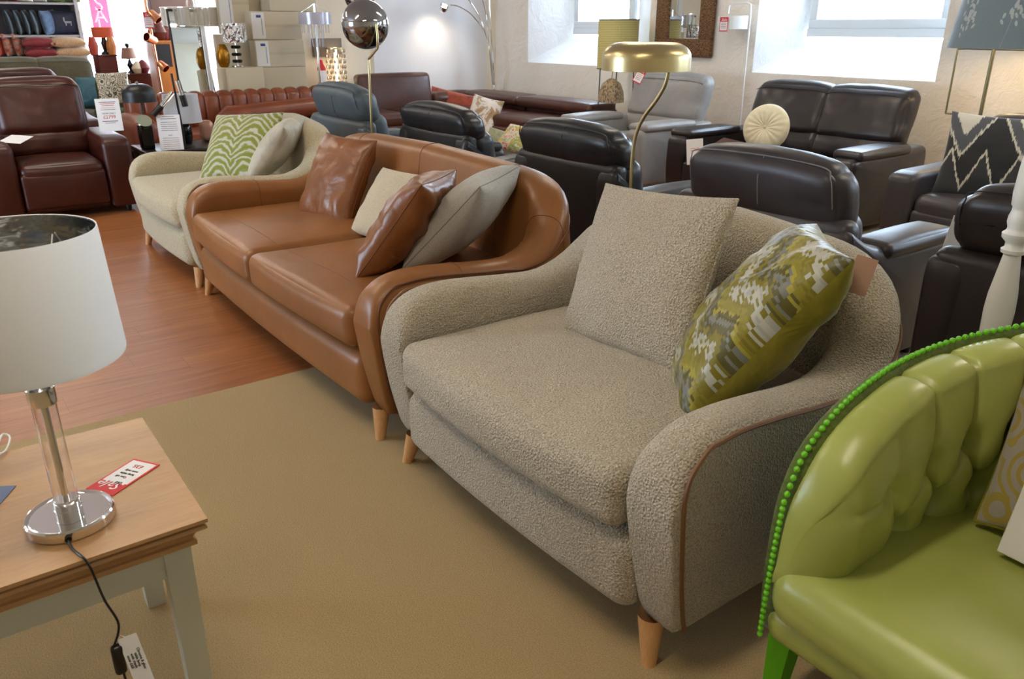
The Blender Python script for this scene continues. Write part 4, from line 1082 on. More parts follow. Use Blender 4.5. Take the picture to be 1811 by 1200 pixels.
# ticket hanging from the switch
p = AX(240, 1163, -1.548)
up_ = (AX(225, 1130, -1.55)-AX(262, 1200, -1.55)).normalized()
X = basis(AX(241, 1166, -1.548), (.93, -.30, .2), up_)
t2 = ticket('handwritten_ticket', 'white handwritten ticket hanging from the lamp switch', X, .038, .118, [], cat='price ticket')
for k, (txt, sz) in enumerate((('Chrome & glass', .0082), ('table lamp', .0082), ('with shade', .0082), ('now £60', .009))):
    o = text(txt, sz, 'ink', Matrix.Translation((.011-k*.0075, 0, .0009)) @ Matrix.Rotation(R(-90), 4, 'Z'), t2)
MB().tube([(0, .055, 0), (-.010, .066, .002), (-.020, .058, 0)], .0008, 6).build('string', 'white', t2)
# loop of white cable and a blue leaflet at the very left
p = GZ(8, 790, .556)
q = [GZ(x, y, .556) for x, y in ((-20, 815), (-4, 806), (10, 795), (18, 778), (14, 768), (4, 770), (-4, 785), (-8, 812), (-25, 840))]
q = [Vector((v.x, v.y, .5545+(.004 if i % 2 else 0))) for i, v in enumerate(q)]
tag(MB().tube(smooth_pts(q, 6), .0028, 8).build('white_cable', 'paint_white'), 'loop of white cable on the oak table at the left edge', 'cable')
c_ = [GZ(x, y, .5515) for x, y in ((-14, 860), (0, 865), (16, 875), (0, 882), (-20, 893))]
cc = GZ(-12, 878, .5515)
m = plain('blue_leaflet', '#4a5f86', .5); M['blue_paper'] = m
X = Matrix.Translation(cc) @ Matrix.Rotation(R(60), 4, 'Z')
tag(MB().box((0, 0, 0), (.06, .09, .001), X=X).build('leaflet', 'blue_paper'), 'blue leaflet corner on the oak table at the left edge', 'leaflet')

# ---------------------------------------------------------------- floor lamps
def dome(t, c, r, h, mat, rim=.0, X=None, name='lamp_shade', flat=.55):
    prof = [(0, h)]+[(r*flat*k/4, h) for k in range(1, 5)]
    rr = h
    for k in range(1, 9):
        a = math.pi/2*k/9; prof.append((r*flat+(r-r*flat)*math.sin(a), h*.45+h*.55*math.cos(a)))
    prof += [(r, h*.42), (r, 0), (r-.003, 0), (r-.003, h*.4)]
    for k in range(8, 0, -1):
        a = math.pi/2*k/9; prof.append((r*flat+(r-r*flat)*math.sin(a)-.003, h*.45+h*.55*math.cos(a)-.003))
    prof.append((0, h-.004))
    return MB().lathe(prof, 64, c=c, X=X).build(name, mat, t, sharp=50)
yl = 2.62
t = thing('floor_lamp', 'brass floor lamp with domed shade and curved stem, between the tan and near cream sofas', 'lamp', (-2.60, yl, 0))
ctr = AY(1142, 122, yl)
rad = (AY(1218, 120, yl)-AY(1067, 120, yl)).length/2*.74
dc = (ctr.x+2.60, 0, ctr.z-.005)
dome(t, dc, rad, .115, 'brass')
pts = [AY(x, y, yl) for x, y in ((1183, 122), (1176, 150), (1160, 178), (1138, 208), (1124, 240), (1118, 280), (1115, 340))]
pts = [Vector((p.x+2.60, 0, p.z)) for p in pts]; xe = pts[-1].x
pts += [Vector((xe, 0, z)) for z in (.6, .3, .03)]
MB().tube(smooth_pts(pts, 5), .0085, 12).build('stem', 'brass', t)
MB().lathe([(0, 0), (.13, 0), (.13, .02), (.12, .025), (.02, .027), (.02, .045), (0, .045)], 48, c=(xe, 0, 0)).build('base', 'brass', t, sharp=30)
# chrome ball lamp
t = thing('floor_lamp', 'floor lamp with smoked chrome globe on a thin brass stem behind the tan sofa', 'lamp', (-5.27, yl, 0))
bc = AY(646, 43, yl); rb2 = .235/2*1.36
MB().lathe([(rb2*math.sin(math.pi*k/40), -rb2*math.cos(math.pi*k/40)) for k in range(41)], 64, c=(bc.x+5.27, 0, bc.z)).build('globe', 'chrome_dark', t)
q = [AY(x, y, yl) for x, y in ((684, 45), (668, 85), (652, 104), (654, 150), (658, 240))]
q = [Vector((p.x+5.27, .0, p.z)) for p in q]; xe = q[-1].x
q[0] = Vector((bc.x+5.27+rb2, 0, bc.z))
MB().tube([q[0], q[0].lerp(q[1], .5)+Vector((.008, 0, 0)), q[1], q[2], q[2]+Vector((0, 0, -.02)), q[3], q[4], Vector((xe, 0, .03))], .0085, 10).build('stem', 'brass', t)
MB().lathe([(0, 0), (.14, 0), (.14, .022), (.02, .03), (0, .03)], 48, c=(xe, 0, 0)).build('base', 'brass', t, sharp=30)
# second smoked globe just entering the top of the picture
t = thing('pendant_lamp', 'smoked chrome globe cut off by the top edge, above the other globe', 'lamp', (0, 0, 0))
bc = AY(636, -6, 3.3)
MB().lathe([(.13*math.sin(math.pi*k/32), -.13*math.cos(math.pi*k/32)) for k in range(33)], 48, c=(bc.x, bc.y, bc.z)).build('globe', 'chrome_dark', t)
MB().tube([(bc.x, bc.y, bc.z+.12), (bc.x, bc.y, ZC)], .006, 8).build('cord', 'black_metal', t)
# arc lamp with three arms in the corner
t = thing('arc_lamp', 'chrome arc floor lamp with curved arms in the room corner, one head lit', 'lamp', (0, 0, 0))
yA = 7.12; bp = AY(874, 150, yA); foot = Vector((bp.x+.02, yA, 0))
MB().lathe([(0, 0), (.17, 0), (.17, .03), (.05, .04), (0, .04)], 40, c=tuple(foot)).build('base', 'black_gloss', t, sharp=30)
MB().tube([foot+Vector((0, 0, .04)), foot+Vector((0, 0, .50)), bp], .022, 12).build('post', 'chrome', t)
arms = [[(874, 150), (868, 100), (858, 60), (836, 28), (812, 12), (796, 9)], [(874, 150), (866, 90), (852, 40), (836, 10), (822, -8), (800, -28)], [(872, 150), (864, 70), (858, 20), (846, -20), (820, -50)], [(875, 150), (870, 80), (866, 20), (864, -30), (850, -70)]]
for k, a in enumerate(arms):
    q = [AY(x, y, yA-.82*min(1, max(0, (874-x)/95))-.02*k) for x, y in a]; MB().tube(smooth_pts(q, 6), .010, 8).build('arm', 'chrome', t)
hp = AY(785, 14, yA-.84)
X = Matrix.Translation(hp) @ Matrix.Rotation(R(215), 4, 'Y')
hd_ = MB().lathe([(0, .065), (.03, .06), (.05, .04), (.058, .0), (.056, -.03), (.053, -.03), (.055, .0), (.045, .035), (0, .055)], 32, X=X).build('lamp_head', 'chrome', t)
MB().lathe([(0, .02), (.025, .015), (.034, -.005), (.02, -.026), (0, -.03)], 20, X=X).build('bulb', 'bulb', hd_)
sl = bpy.data.lights.new('arc_lamp_light', 'SPOT'); sl.energy = 9; sl.color = (1, .82, .6); sl.spot_size = R(120); sl.spot_blend = 1; sl.shadow_soft_size = .04
so = bpy.data.objects.new('arc_lamp_light', sl); COL.objects.link(so); so.parent = t
so.matrix_world = basis(hp+Vector((-.06, .02, -.05)), (.55, -.05, .9), (0, 1, 0))
# white floor lamp against the back wall
t = thing('floor_lamp', 'thin white floor lamp with drum head and red price ticket against the back wall', 'lamp', (0, 0, 0)); yW = 7.2
q = [AY(x, y, yW) for x, y in ((1288, 24), (1290, 10), (1294, 7), (1322, 5), (1328, 8), (1327, 30), (1319, 110), (1310, 205))]
MB().tube(q[:6]+[q[6], q[7], Vector((q[7].x-.01, yW, .03))], .009, 8).build('stem', 'paint_white', t)
c_ = AY(1300, 38, yW); MB().lathe([(0, .075), (.155, .075), (.155, -.055), (.15, -.055), (.15, .07), (0, .07)], 40, c=(c_.x-.03, c_.y, c_.z-.02)).build('lamp_shade', 'paint_white', t, sharp=30)
MB().lathe([(0, 0), (.13, 0), (.13, .02), (0, .03)], 32, c=(q[7].x-.01, yW, 0)).build('base', 'paint_white', t)
def sale_ticket(c, nrm, up, w_, h_, label, group=None):
    X = basis(c, nrm, up); t = ticket('sale_ticket', label, X, w_, h_, [('Sale', 0, h_*.32, h_*.26, 'white', 'CENTER', .3)], ('red',), group=group)
    MB().box((0, -h_*.12, .0008), (w_*.86, h_*.60, .0006)).build('paper', 'white', t)
    for k in range(4): MB().box((0, h_*(.08-.11*k), .0013), (w_*.6, h_*.03, .0004)).build('printed_line', 'ink_red', t)
p = AY(1280, 43, yW-.17); sale_ticket(p, (.4, -.9, 0), (0, 0, 1), .085, .14, 'red and white sale ticket hanging from the white floor lamp')
p = AY(1131, 134, 6.40); sale_ticket(p, (.5, -.8, .3), (.35, .1, .9), .10, .16, 'red and white sale ticket tucked on the grey recliner back')
# yellow mesh lamp on tripod with a wicker shade below
t = thing('floor_lamp', 'black tripod floor lamp with tall yellow mesh shade in front of the left window', 'lamp', (0, 0, 0)); yM = 7.0
a, b = AY(1066, 35, yM), AY(1125, 35, yM); cx = (a.x+b.x)/2; r_ = (b.x-a.x)/2*.84; z1 = a.z; z0 = AY(1095, 121, yM).z
m = NT('yellow_woven_mesh'); x_, y_, z_ = m.sep(m.coord('Object'))
g = m.math('MAXIMUM', m.math('GREATER_THAN', m.math('SINE', m.math('MULTIPLY', z_, 330)), .7), m.math('GREATER_THAN', m.math('SINE', m.math('MULTIPLY', m.math('ARCTAN2', x_, m.math('SUBTRACT', y_, 0)), 90)), .7))
m.base(m.mix(g, '#d8cc84', '#a09258')); m.set(Roughness=.7); M['mesh'] = m.m
s_ = MB().lathe([(r_, z0), (r_, z1), (r_-.004, z1), (r_-.004, z0)], 48).build('lamp_shade', 'mesh', t, loc=(cx, yM, 0))
for z in (z0, z1): MB().tube([(cx+(r_+.002)*math.cos(2*math.pi*k/40), yM+(r_+.002)*math.sin(2*math.pi*k/40), z) for k in range(40)], .006, 6, closed=True).build('ring', 'black_metal', t)
for k in range(3):
    an = 2*math.pi*k/3+.3; MB().tube([(cx+(r_-.01)*math.cos(an), yM+(r_-.01)*math.sin(an), z0), (cx+(r_+.01)*math.cos(an), yM+(r_+.01)*math.sin(an), 0)], .007, 8).build('leg', 'black_metal', t)
m = NT('wicker'); wv = m.new('ShaderNodeTexBrick'); m.link(m.mapping((1, 1, 1)), wv.inputs[0])
m.base(m.ramp(m.noise(m.mapping((60, 60, 30)), 1, 2), [(.35, '#5b4630'), (.6, '#b39a72')])); m.bump(m.noise(m.mapping((60, 60, 30)), 1, 2), .8, .01); M['wicker'] = m.m
c_ = AY(1081, 160, yM-.24); hgt = (AY(1081, 137, yM-.24).z-AY(1081, 178, yM-.24).z)
t2 = thing('wicker_shade', 'small bell-shaped wicker lampshade hanging in front of the tripod lamp', 'lampshade', (c_.x, c_.y, c_.z-hgt/2))
MB().lathe([(.155, 0), (.155, .02), (.145, hgt*.45), (.11, hgt*.8), (.04, hgt), (0, hgt+.01), (0, hgt), (.035, hgt-.01), (.10, hgt*.78), (.135, hgt*.45), (.148, 0)], 40).build('weave', 'wicker', t2)
MB().tube([(0, 0, hgt), (.01, .0, hgt+.10), (.0, .05, hgt+.16), (.0, .12, hgt+.17)], .004, 6).build('wire', 'black_metal', t2)
# grey fabric lampshade on a square metal stand, top right
t = thing('floor_lamp', 'floor lamp with big grey-blue floral shade on a bronze frame at the top right', 'lamp', (0, 0, 0)); yG = 6.75
a = AY(1672, 83, yG); cxx = AY(1757, 83, yG).x+.12; rB = cxx-a.x; zB = a.z; rB *= .88
M['grey_shade'] = fabric('grey_blue_shade', '#6f7d85', '#78868e', 200, .1)
sh = MB().lathe([(rB, zB), (rB*.80, zB+.55), (rB*.80-.004, zB+.55), (rB-.004, zB)], 64, c=(cxx, yG, 0)).build('lamp_shade', 'grey_shade', t)
m = NT('shade_lining_lit'); m.base('#f0e4c8'); m.set(Roughness=.9); M['lining'] = m.m
MB().lathe([(rB-.005, zB+.001), (rB*.8-.005, zB+.548)], 64, c=(cxx, yG, 0)).build('lining', 'lining', sh)
MB().lathe([(.04*math.sin(math.pi*k/12), zB+.20-.05*math.cos(math.pi*k/12)) for k in range(13)], 20, c=(cxx, yG, 0)).build('bulb', 'bulb', t)
pl = bpy.data.lights.new('shade_bulb_light', 'POINT'); pl.energy = 4; pl.color = (1, .8, .5); pl.shadow_soft_size = .05
po = bpy.data.objects.new('shade_bulb_light', pl); COL.objects.link(po); po.location = (cxx, yG, zB+.08); po.parent = t
# printed blossoms on the shade
M['blossom'] = plain('pale_blossom_print', '#a9b1b3', .9)
def on_shade(ang, z):   # point just outside the conical shade
    f = (z-zB)/.55; r = rB*(1-.2*f)+.0015; return Vector((cxx+r*math.cos(ang), yG+r*math.sin(ang), z))
for (ac, zc, n_) in ((-2.02, zB+.22, 30), (-2.72, zB+.24, 18), (-1.2, zB+.25, 20)):
    mb = MB(); rr = random.Random(int(ac*100))
    for k in range(n_):
        da, dz = rr.gauss(0, .09), rr.gauss(0, .055); c_ = on_shade(ac+da, zc+dz); nr = Vector((math.cos(ac+da), math.sin(ac+da), .17))
        X = basis(c_, nr, (rr.uniform(-1, 1), rr.uniform(-1, 1), 1.2)); mb.lathe([(0, .0012), (.010, .001), (.014, 0)], 7, X=X @ Matrix.Diagonal((.7, 1.5, 1, 1)))
    mb.tube([on_shade(ac-.02-.1*k/8, zc-.02-(zc-zB-.03)*k/8) for k in range(9)], .0012, 5)
    mb.build('blossom_print', 'blossom', sh)
xs = [AY(1757, 92, yG-.05), AY(1735, 212, yG-.05)]
M['bronze'] = plain('brushed_bronze', '#8d8466', .35, 1)
x1_ = AY(1757, 92, yG).x; x0_ = x1_-.27; zt2 = zB-.01; zl = AY(1735, 205, yG).z
MB().tube([(x1_, yG, zt2), (x1_, yG, .04)], .014, 12).build('pole', 'bronze', t)
MB().tube(smooth_pts([(x1_+.25, yG, zt2), (x1_, yG, zt2), (x0_+.03, yG, zt2), (x0_, yG, zt2-.03), (x0_, yG, zt2-.2), (x0_, yG, zl)], 4), .008, 10).build('side_bar', 'bronze', t)
MB().tube([(x0_, yG, zl), (x1_, yG, zl)], .008, 10).build('cross_bar', 'bronze', t)
MB().lathe([(.0, 0), (.16, 0), (.16, .03), (0, .04)], 40, c=((x0_+x1_)/2, yG, 0)).build('base', 'bronze', t)
# white turned post lamp behind the lime sofa
P0 = AY(1767, 548, 2.45); P0 = (P0.x, 2.45)
t = thing('turned_floor_lamp', 'white turned wooden floor lamp post behind the lime green sofa', 'lamp', (P0[0], P0[1], 0))
z_ = lambda y: AY(1767+(548-y)*.215, y, 2.45).z
pr = [(0, 0), (.15, 0), (.15, .03), (.12, .05), (.05, .07), (.03, .12), (.03, .5), (.034, z_(590)), (.036, z_(548)), (.034, z_(520)), (.026, z_(480)), (.021, z_(455)), (.020, z_(449)), (.028, z_(446)), (.029, z_(440)), (.022, z_(436)), (.022, z_(428)), (.033, z_(420)), (.034, z_(412)), (.026, z_(407)), (.025, z_(402)), (.029, z_(392)), (.028, z_(382)), (.024, z_(372)), (.024, z_(366)), (.028, z_(362)), (.030, z_(340)), (.028, z_(300)), (.022, z_(240)), (.018, z_(200)), (.018, z_(120))]
zz = pr[-1][1]
MB().lathe([(r*1.12, z) for r, z in pr]+[(0, zz)], 32).build('post', 'paint_white', t, sharp=50)

# ---------------------------------------------------------------- mirror on the back wall
t = thing('wall_mirror', 'tall mirror in a speckled bronze frame on the back wall between the windows', 'mirror', (0, 0, 0))
p0, p1 = AY(1158, 94, 7.36), AY(1257, 108, 7.36); z0 = (p0.z+p1.z)/2; fw = .20
m = NT('speckled_bronze'); m.base(m.ramp(m.noise(m.mapping((40, 40, 90)), 1.2, 3, .7), [(.38, '#3a2616'), (.52, '#7d5a3a'), (.68, '#a8835c')])); m.bump(m.noise(m.coord('Object'), 90, 3, .7), .8, .01); m.set(Roughness=.4, Metallic=.5); M['speckle'] = m.m
mb = MB(); W_ = p1.x-p0.x; H_ = 1.5; cx = (p0.x+p1.x)/2
mb.rbox((cx, 7.36, z0+fw/2), (W_, .06, fw), .02).rbox((cx, 7.36, z0+H_-fw/2), (W_, .06, fw), .02)
for s in (-1, 1): mb.rbox((cx+s*(W_/2-fw/2), 7.36, z0+H_/2), (fw, .058, H_-2*fw+.03), .02)
mb.build('mirror_frame', 'speckle', t)
MB().box((cx, 7.365, z0+H_/2), (W_-2*fw+.02, .01, H_-2*fw+.02)).build('mirror_glass', plain('mirror_glass', '#dfe4e4', .01, 1), t)
# sockets on the wall by the corner
p = AY(888, 148, YB-.01); tag(MB().rbox((p.x, YB-.012, p.z), (.09, .024, .15), .006).build('wall_socket', 'paint_white'), 'white socket box on the back wall beside the arc lamp', 'socket')

# ---------------------------------------------------------------- price cards
def price_card(c, nrm, up, w_, h_, label, lines, group=None):
    X = basis(c, nrm, up); t = ticket('price_card', label, X, w_, h_, [], cat='price card', group=group, thick=.002)
    for (kind, x, y, a, mt) in lines:
        if isinstance(kind, str): text(kind, a, mt, Matrix.Translation((x, y, .0014)), t)
        else: MB().box((x, y, .0013), (kind, a, .0005)).build('printed_line', mt, t)
    return t
L1 = [(.14, 0, .11, .005, 'ink'), (.12, 0, .095, .005, 'ink_red'), (.10, 0, .08, .004, 'ink_red'), (.12, 0, .06, .003, 'ink_red'), (.12, 0, .045, .003, 'ink'), ('NOW ONLY', 0, .012, .020, 'ink'), ('£2799', 0, -.02, .042, 'ink_red'), (.13, 0, -.055, .006, 'ink'), (.09, 0, -.070, .003, 'ink')]
p = AX(193, 203, -8.10); price_card(p, (.93, -.36, .10), (-.05, 0, 1), .20, .28, 'white price card standing on the red-brown recliner arm', L1)
L2 = [(.10, 0, .14, .004, 'ink'), (.13, 0, .12, .004, 'ink')]+[(.14, 0, .09-.018*k, .003, 'ink') for k in range(5)]+[('£655', 0, -.025, .018, 'ink')]+[(.14, 0, -.05-.018*k, .003, 'ink') for k in range(6)]
p = AX(302, 242, -7.84); p.z = .658; price_card(p, (.93, -.36, .06), (0, 0, 1), .20, .31, 'tall white price card on the dark table beside the grey drum lamp', L2)
p = GZ(28, 246, .665); price_card(p, (.15, 0, .99), (-.8, .5, 0), .18, .24, 'white price sheet lying on the near arm of the red-brown recliner', [])
p = AY(1229, 268, 5.585); price_card((p.x, p.y, p.z), (.8, -.55, .1), (-.15, 0, 1), .15, .22, 'small white price card leaning on the dark recliner sofa arm', [(.08, 0, .03, .004, 'ink_red'), (.08, 0, .01, .004, 'ink_red'), (.05, 0, -.05, .012, 'ink_red')])
p = GZ(1290, 258, .55); price_card((p.x, p.y, .57), (.1, -.3, .95), (0, .9, .35), .26, .16, 'brown leather swatch card lying on the seat of the dark two-seat recliner', []).children[0].data.materials[0] = M['brown_leather']
p = AY(1702, 418, 3.42); price_card((p.x, p.y, p.z-.01), (.75, -.6, .15), (.35, 0, 1), .13, .17, 'white card propped between the taupe and dark brown recliners', [])
# white acrylic price stand on the lime sofa seat
p = GZ(1806, 990, .47)
X = basis((p.x+.035, p.y, .585), (-.1, -.93, .35), (.0, .35, .93)); t = thing('price_stand', 'white acrylic price holder standing on the lime green seat', 'price card', (0, 0, 0)); t.matrix_world = X
MB().rbox((0, 0, 0), (.15, .21, .010), .003).build('panel', 'paint_white', t)
# pink ticket behind the mustard cushion
p = AY(1523, 487, 1.93); tag(MB().box((0, 0, 0), (.055, .10, .001), X=basis(p, (.5, -.8, .3), (.05, .3, .95))).build('cushion_ticket', plain('pink_card', '#b28d78', .8)), 'pink card ticket hanging from the corner of the mustard cushion', 'price ticket')
# ---------------------------------------------------------------- dark table with lamps behind the red-brown recliner
tz = .50
t = thing('coffee_table', 'dark low table carrying the black dome lamp and the grey drum lamp', 'table', (-8.12, 2.12, 0))
MB().rbox((0, 0, tz-.02), (.62, 1.0, .04), .012).build('table_top', plain('dark_oak', '#1e1512', .35), t)
MB().rbox((0, 0, .14), (.52, .9, .025), .008).build('shelf', 'black_metal', t)
for sx in (-1, 1):
    for sy in (-1, 1): MB().rbox((sx*.27, sy*.46, (tz-.04)/2), (.05, .05, tz-.04), .006).build('leg', 'black_metal', t)
xb = -8.05; p = AX(262, 262, xb); yb = p.y
t = thing('table_lamp', 'black dome table lamp with marble block base on the dark low table', 'lamp', (xb, yb, tz))
a, b = AX(210, 172, xb), AX(281, 172, xb); r_ = (b.y-a.y)/2*.83; yc = (a.y+b.y)/2-yb; zc = AX(245, 180, xb).z-tz
dome(t, (0, yc, zc), r_, .155, 'black_metal', flat=.35)
MB().lathe([(0, .0), (.012, 0), (.014, .012), (.006, .02), (0, .024)], 16, c=(0, yc, zc+.155)).build('finial', 'chrome', t)
MB().tube([(0, yc, zc+.12), (0, yc+.01, zc-.02), (0, .0, .22), (0, 0, .10)], .008, 8).build('stem', 'black_metal', t)
MB().rbox((0, 0, .11), (.12, .11, .22), .015).build('base', 'black_gloss', t)
p = AX(255, 213, xb+.12)
MB().lathe([(0, .003), (.07, .003), (.07, -.003), (0, -.003)], 32, X=basis((p.x-xb, p.y-yb, p.z-tz), (.8, -.5, .1), (0, .25, 1)) @ Matrix.Diagonal((1, .72, 1, 1))).build('round_tag', plain('sage_disc', '#8d8f75', .7), t)
# drum lamp
xd = -8.25; a, b = AX(285, 215, xd), AX(362, 208, xd); yd = (a.y+b.y)/2; z0 = AX(322, 216, xd).z; z1 = AX(322, 166, xd).z
t = thing('table_lamp', 'table lamp with pale grey drum shade and glossy black oval base', 'lamp', (xd, yd, tz)); r_ = (b.y-a.y)/2*.84
M['drum_grey'] = fabric('pale_grey_drum_fabric', '#bdc0c6', '#c8cbd0', 160, .1)
MB().lathe([(r_, z0-tz), (r_*.93, z1-tz), (r_*.93-.004, z1-tz), (r_-.004, z0-tz)], 48).build('lamp_shade', 'drum_grey', t)
h = z0-tz+.02
MB().lathe([(0, 0), (.05, 0), (.06, .03), (.066, .09), (.062, .15), (.045, .20), (.02, .225), (.008, .24), (.008, h+.02), (0, h+.02)], 32).build('base', 'black_gloss', t)
# twin spot lamp
xs_ = -7.92; B = AX(324, 236, xs_)
t = thing('spot_lamp', 'black table spot lamp with two clear-topped tube heads before the grey drum lamp', 'lamp', (xs_, B.y, tz))
def L_(x, y, X=xs_): p = AX(x, y, X); return Vector((p.x-xs_, p.y-B.y, p.z-tz))
MB().tube([Vector((0, 0, .01)), L_(324, 236), L_(303, 130)], .010, 10).build('pole', 'black_metal', t)
MB().lathe([(0, 0), (.09, 0), (.09, .015), (0, .02)], 32).build('base', 'black_metal', t)
for (p0, p1, p2) in (((270, 204), (285, 188), (305, 163)), ((328, 188), (322, 168), (314, 142))):
    a, b, c = L_(*p0, xs_+.05), L_(*p1, xs_+.05), L_(*p2, xs_+.05)
    MB().tube([a, b], .028, 20).build('lamp_head', 'black_metal', t); MB().tube([b, c], .022, 20).build('clear_tube', 'clear_glass', t)
    MB().tube([b, c], .005, 8).build('inner_rod', 'chrome', t)
p = AX(365, 245, -8.35); tag(MB().rbox((0, 0, 0), (.13, .13, .20), .05).build('salt_lamp', plain('rose_copper', '#b08672', .35, .4), loc=(-8.3, p.y, tz+.10)), 'small rose-copper ornament at the end of the dark low table', 'ornament')

# ---------------------------------------------------------------- far left: olive sofa, cushion shelving, shop window display
M['olive_sofa'] = fabric('olive_grey_fabric', '#474231', '#524d3b', 60, .2)
xo = -13.2; a, b = AX(-60, 130, xo), AX(176, 130, xo)
recliner('fabric_sofa', 'olive grey fabric sofa behind the red-brown recliner, two back cushions', 'sofa', (xo+1.0, (a.y+b.y)/2+.02, 0), R(90), 'olive_sofa', w=b.y-a.y, d=1.0, aw=.2, ah=.72, bh=1.16, seats=2, head=False, shell_h=1.02, pad=False, recline=.15, head_w=1.2)
recliner('leather_armchair', 'brown leather armchair mostly hidden behind the red-brown recliner', 'armchair', (-9.45, 1.02, 0), R(90), 'rust_leather', w=1.16, d=.95, aw=.24, ah=.66, bh=1.13, head=False, recline=.2, pad=False, shell_h=.98)
p = AX(163, 148, xo+.62); pillow('cushion', 'teal cushion on the olive sofa near its right arm', 'cushion', (p.x, p.y, p.z-.10), (.9, -.3, .2), (-.15, 0, 1), .40, .40, .13, velvet('teal_velvet', '#1c4a58', '#2a5c6a'), seed=51)
p = AX(200, 150, xo+1.5); pillow('cushion', 'white cushion with dark criss-cross pattern beside the olive sofa', 'cushion', (p.x, p.y, p.z-.04), (.9, -.35, .2), (-.15, 0, 1), .40, .40, .12, mat_scroll('criss_cross', '#c9c2ac', '#33321c', 14, 26), seed=52)
p = AX(196, 124, xo+1.1); q_ = AX(213, 124, xo+1.1)
t = thing('fabric_armchair', 'dark olive armchair between the olive sofa and the shop window', 'armchair', (xo+1.36, p.y, 0))
MB().rbox((0, 0, .30), (.62, .6, .50), .06).build('seat', plain('deep_olive', '#2f3416', .9), t)
MB().rbox((-.26, 0, .66), (.16, .44, .50), .06, (.02, 0, .02)).build('back_cushion', bpy.data.materials['deep_olive'], t)
for sx in (-1, 1):
    for sy in (-1, 1): MB().rbox((sx*.25, sy*.24, .025), (.05, .05, .05), .01).build('foot', 'black_plastic', t)
# shelving unit full of cushions
xs2 = -14.9; yl_, yr_ = AX(-40, 60, xs2).y, AX(141, 60, xs2).y; zA, zB2, zC2 = AX(70, 62, xs2).z, AX(70, 4, xs2).z, AX(70, 100, xs2).z
t = thing('shelving_unit', 'grey shelving unit stacked with cushions at the far left', 'shelf', (0, 0, 0))
M['shelf_grey'] = plain('shelf_back_grey', '#4a474e', .8); M['shelf_white'] = plain('pale_shelf_edge', '#8f8a86', .6)
MB().box((xs2-.42, (yl_+yr_)/2, 1.15), (.04, yr_-yl_, 2.3)).build('back_panel', 'shelf_grey', t)
for z in (zA, zB2, zC2, .5): MB().box((xs2-.2, (yl_+yr_)/2, z-.015), (.42, yr_-yl_, .03)).build('shelf', 'shelf_white', t)
for y in (yl_, yr_): MB().box((xs2-.2, y+.02, 1.15), (.44, .05, 2.3)).build('side_panel', 'shelf_white', t)
MB().box((xs2+.02, (yl_+yr_)/2-.1, zC2-.08), (.03, yr_-yl_-.3, .12)).build('red_fascia', plain('terracotta_fascia', '#8f3325', .7), t)
cz = zA; hh = .36
M['teal_dark'] = velvet('dark_teal_velvet', '#06141b', '#0c2029'); M['navy_deer'] = velvet('navy_velvet', '#14192e', '#1e2540'); M['blue_ink'] = mat_blot('blue_ink', [(.3, '#24364e'), (.7, '#4a5f7a')], 14)
M['crimson'] = velvet('crimson_velvet', '#5c0508', '#7a0a0c'); M['camel'] = fabric('camel_rib', '#8a6847', '#a8855e', 60, .3, .9, 40); M['orange'] = velvet('burnt_orange', '#8e2a12', '#b03a1a')
M['floral'] = mat_blot('orange_floral', [(.35, '#1f2220'), (.5, '#b04a22'), (.62, '#6f7a72')], 16)
for k, px in enumerate((18, 33, 48, 62)):
    p = AX(px, 40, xs2-.18); pillow('cushion', 'dark teal velvet cushion standing edge-on in the row on the middle shelf', 'cushion', (p.x, p.y, cz+hh/2+.005), (.25, .95, .12), (0, -.15, 1), .38, hh, .12, 'teal_dark', group='dark teal cushions on the middle shelf', seed=60+k, n=14)
p = AX(88, 40, xs2-.16); pillow('cushion', 'mottled blue cushion at the end of the dark teal row', 'cushion', (p.x, p.y, cz+hh/2+.005), (.65, .75, .1), (0, -.12, 1), .38, hh, .15, 'blue_ink', seed=65, n=14)
p = AX(117, 40, xs2-.12); dg_ = pillow('cushion', 'navy cushion with a small pale animal on the middle shelf', 'cushion', (p.x, p.y, cz+.18), (.97, -.2, .1), (0, 0, 1), .44, .36, .14, 'navy_deer', seed=66, n=14)
mb = MB().rbox((.03, -.0, .075), (.10, .03, .004), .002).rbox((-.02, .04, .075), (.02, .06, .004), .002).rbox((.07, -.03, .075), (.014, .05, .004), .002).rbox((0, -.03, .075), (.014, .05, .004), .002)
mb.build('printed_animal', plain('pale_print', '#8f8f9a', .9), dg_)
zS = zC2
for (px, dz, mt, lab, wd) in ((68, .0, 'crimson', 'crimson velvet cushion, lower of the two stacked on the low shelf', .46), (67, .14, 'crimson', 'crimson velvet cushion, upper of the two stacked on the low shelf', .46), (124, .0, 'camel', 'camel ribbed cushion, lower of the two stacked by the window', .5), (118, .14, 'camel', 'camel ribbed cushion, upper of the two stacked by the window', .5)):
    p = AX(px, 80, xs2-.05); pillow('cushion', lab, 'cushion', (p.x, p.y, zS+.075+dz), (.15, 0, 1), (1, 0, 0), wd, .42, .17, mt, seed=int(px+dz*100), n=14, pw=.3)
for (px, mt, lab) in ((1, 'orange', 'burnt orange cushion at the left end of the low shelf'), (18, 'floral', 'orange flowered cushion standing beside the burnt orange one'), (36, 'floral', 'orange flowered cushion standing next to the crimson stack')):
    p = AX(px, 80, xs2-.12); pillow('cushion', lab, 'cushion', (p.x, p.y, zS+.17), (.5, .8, .1), (0, 0, 1), .34, .33, .12, mt, seed=70+px, n=14)
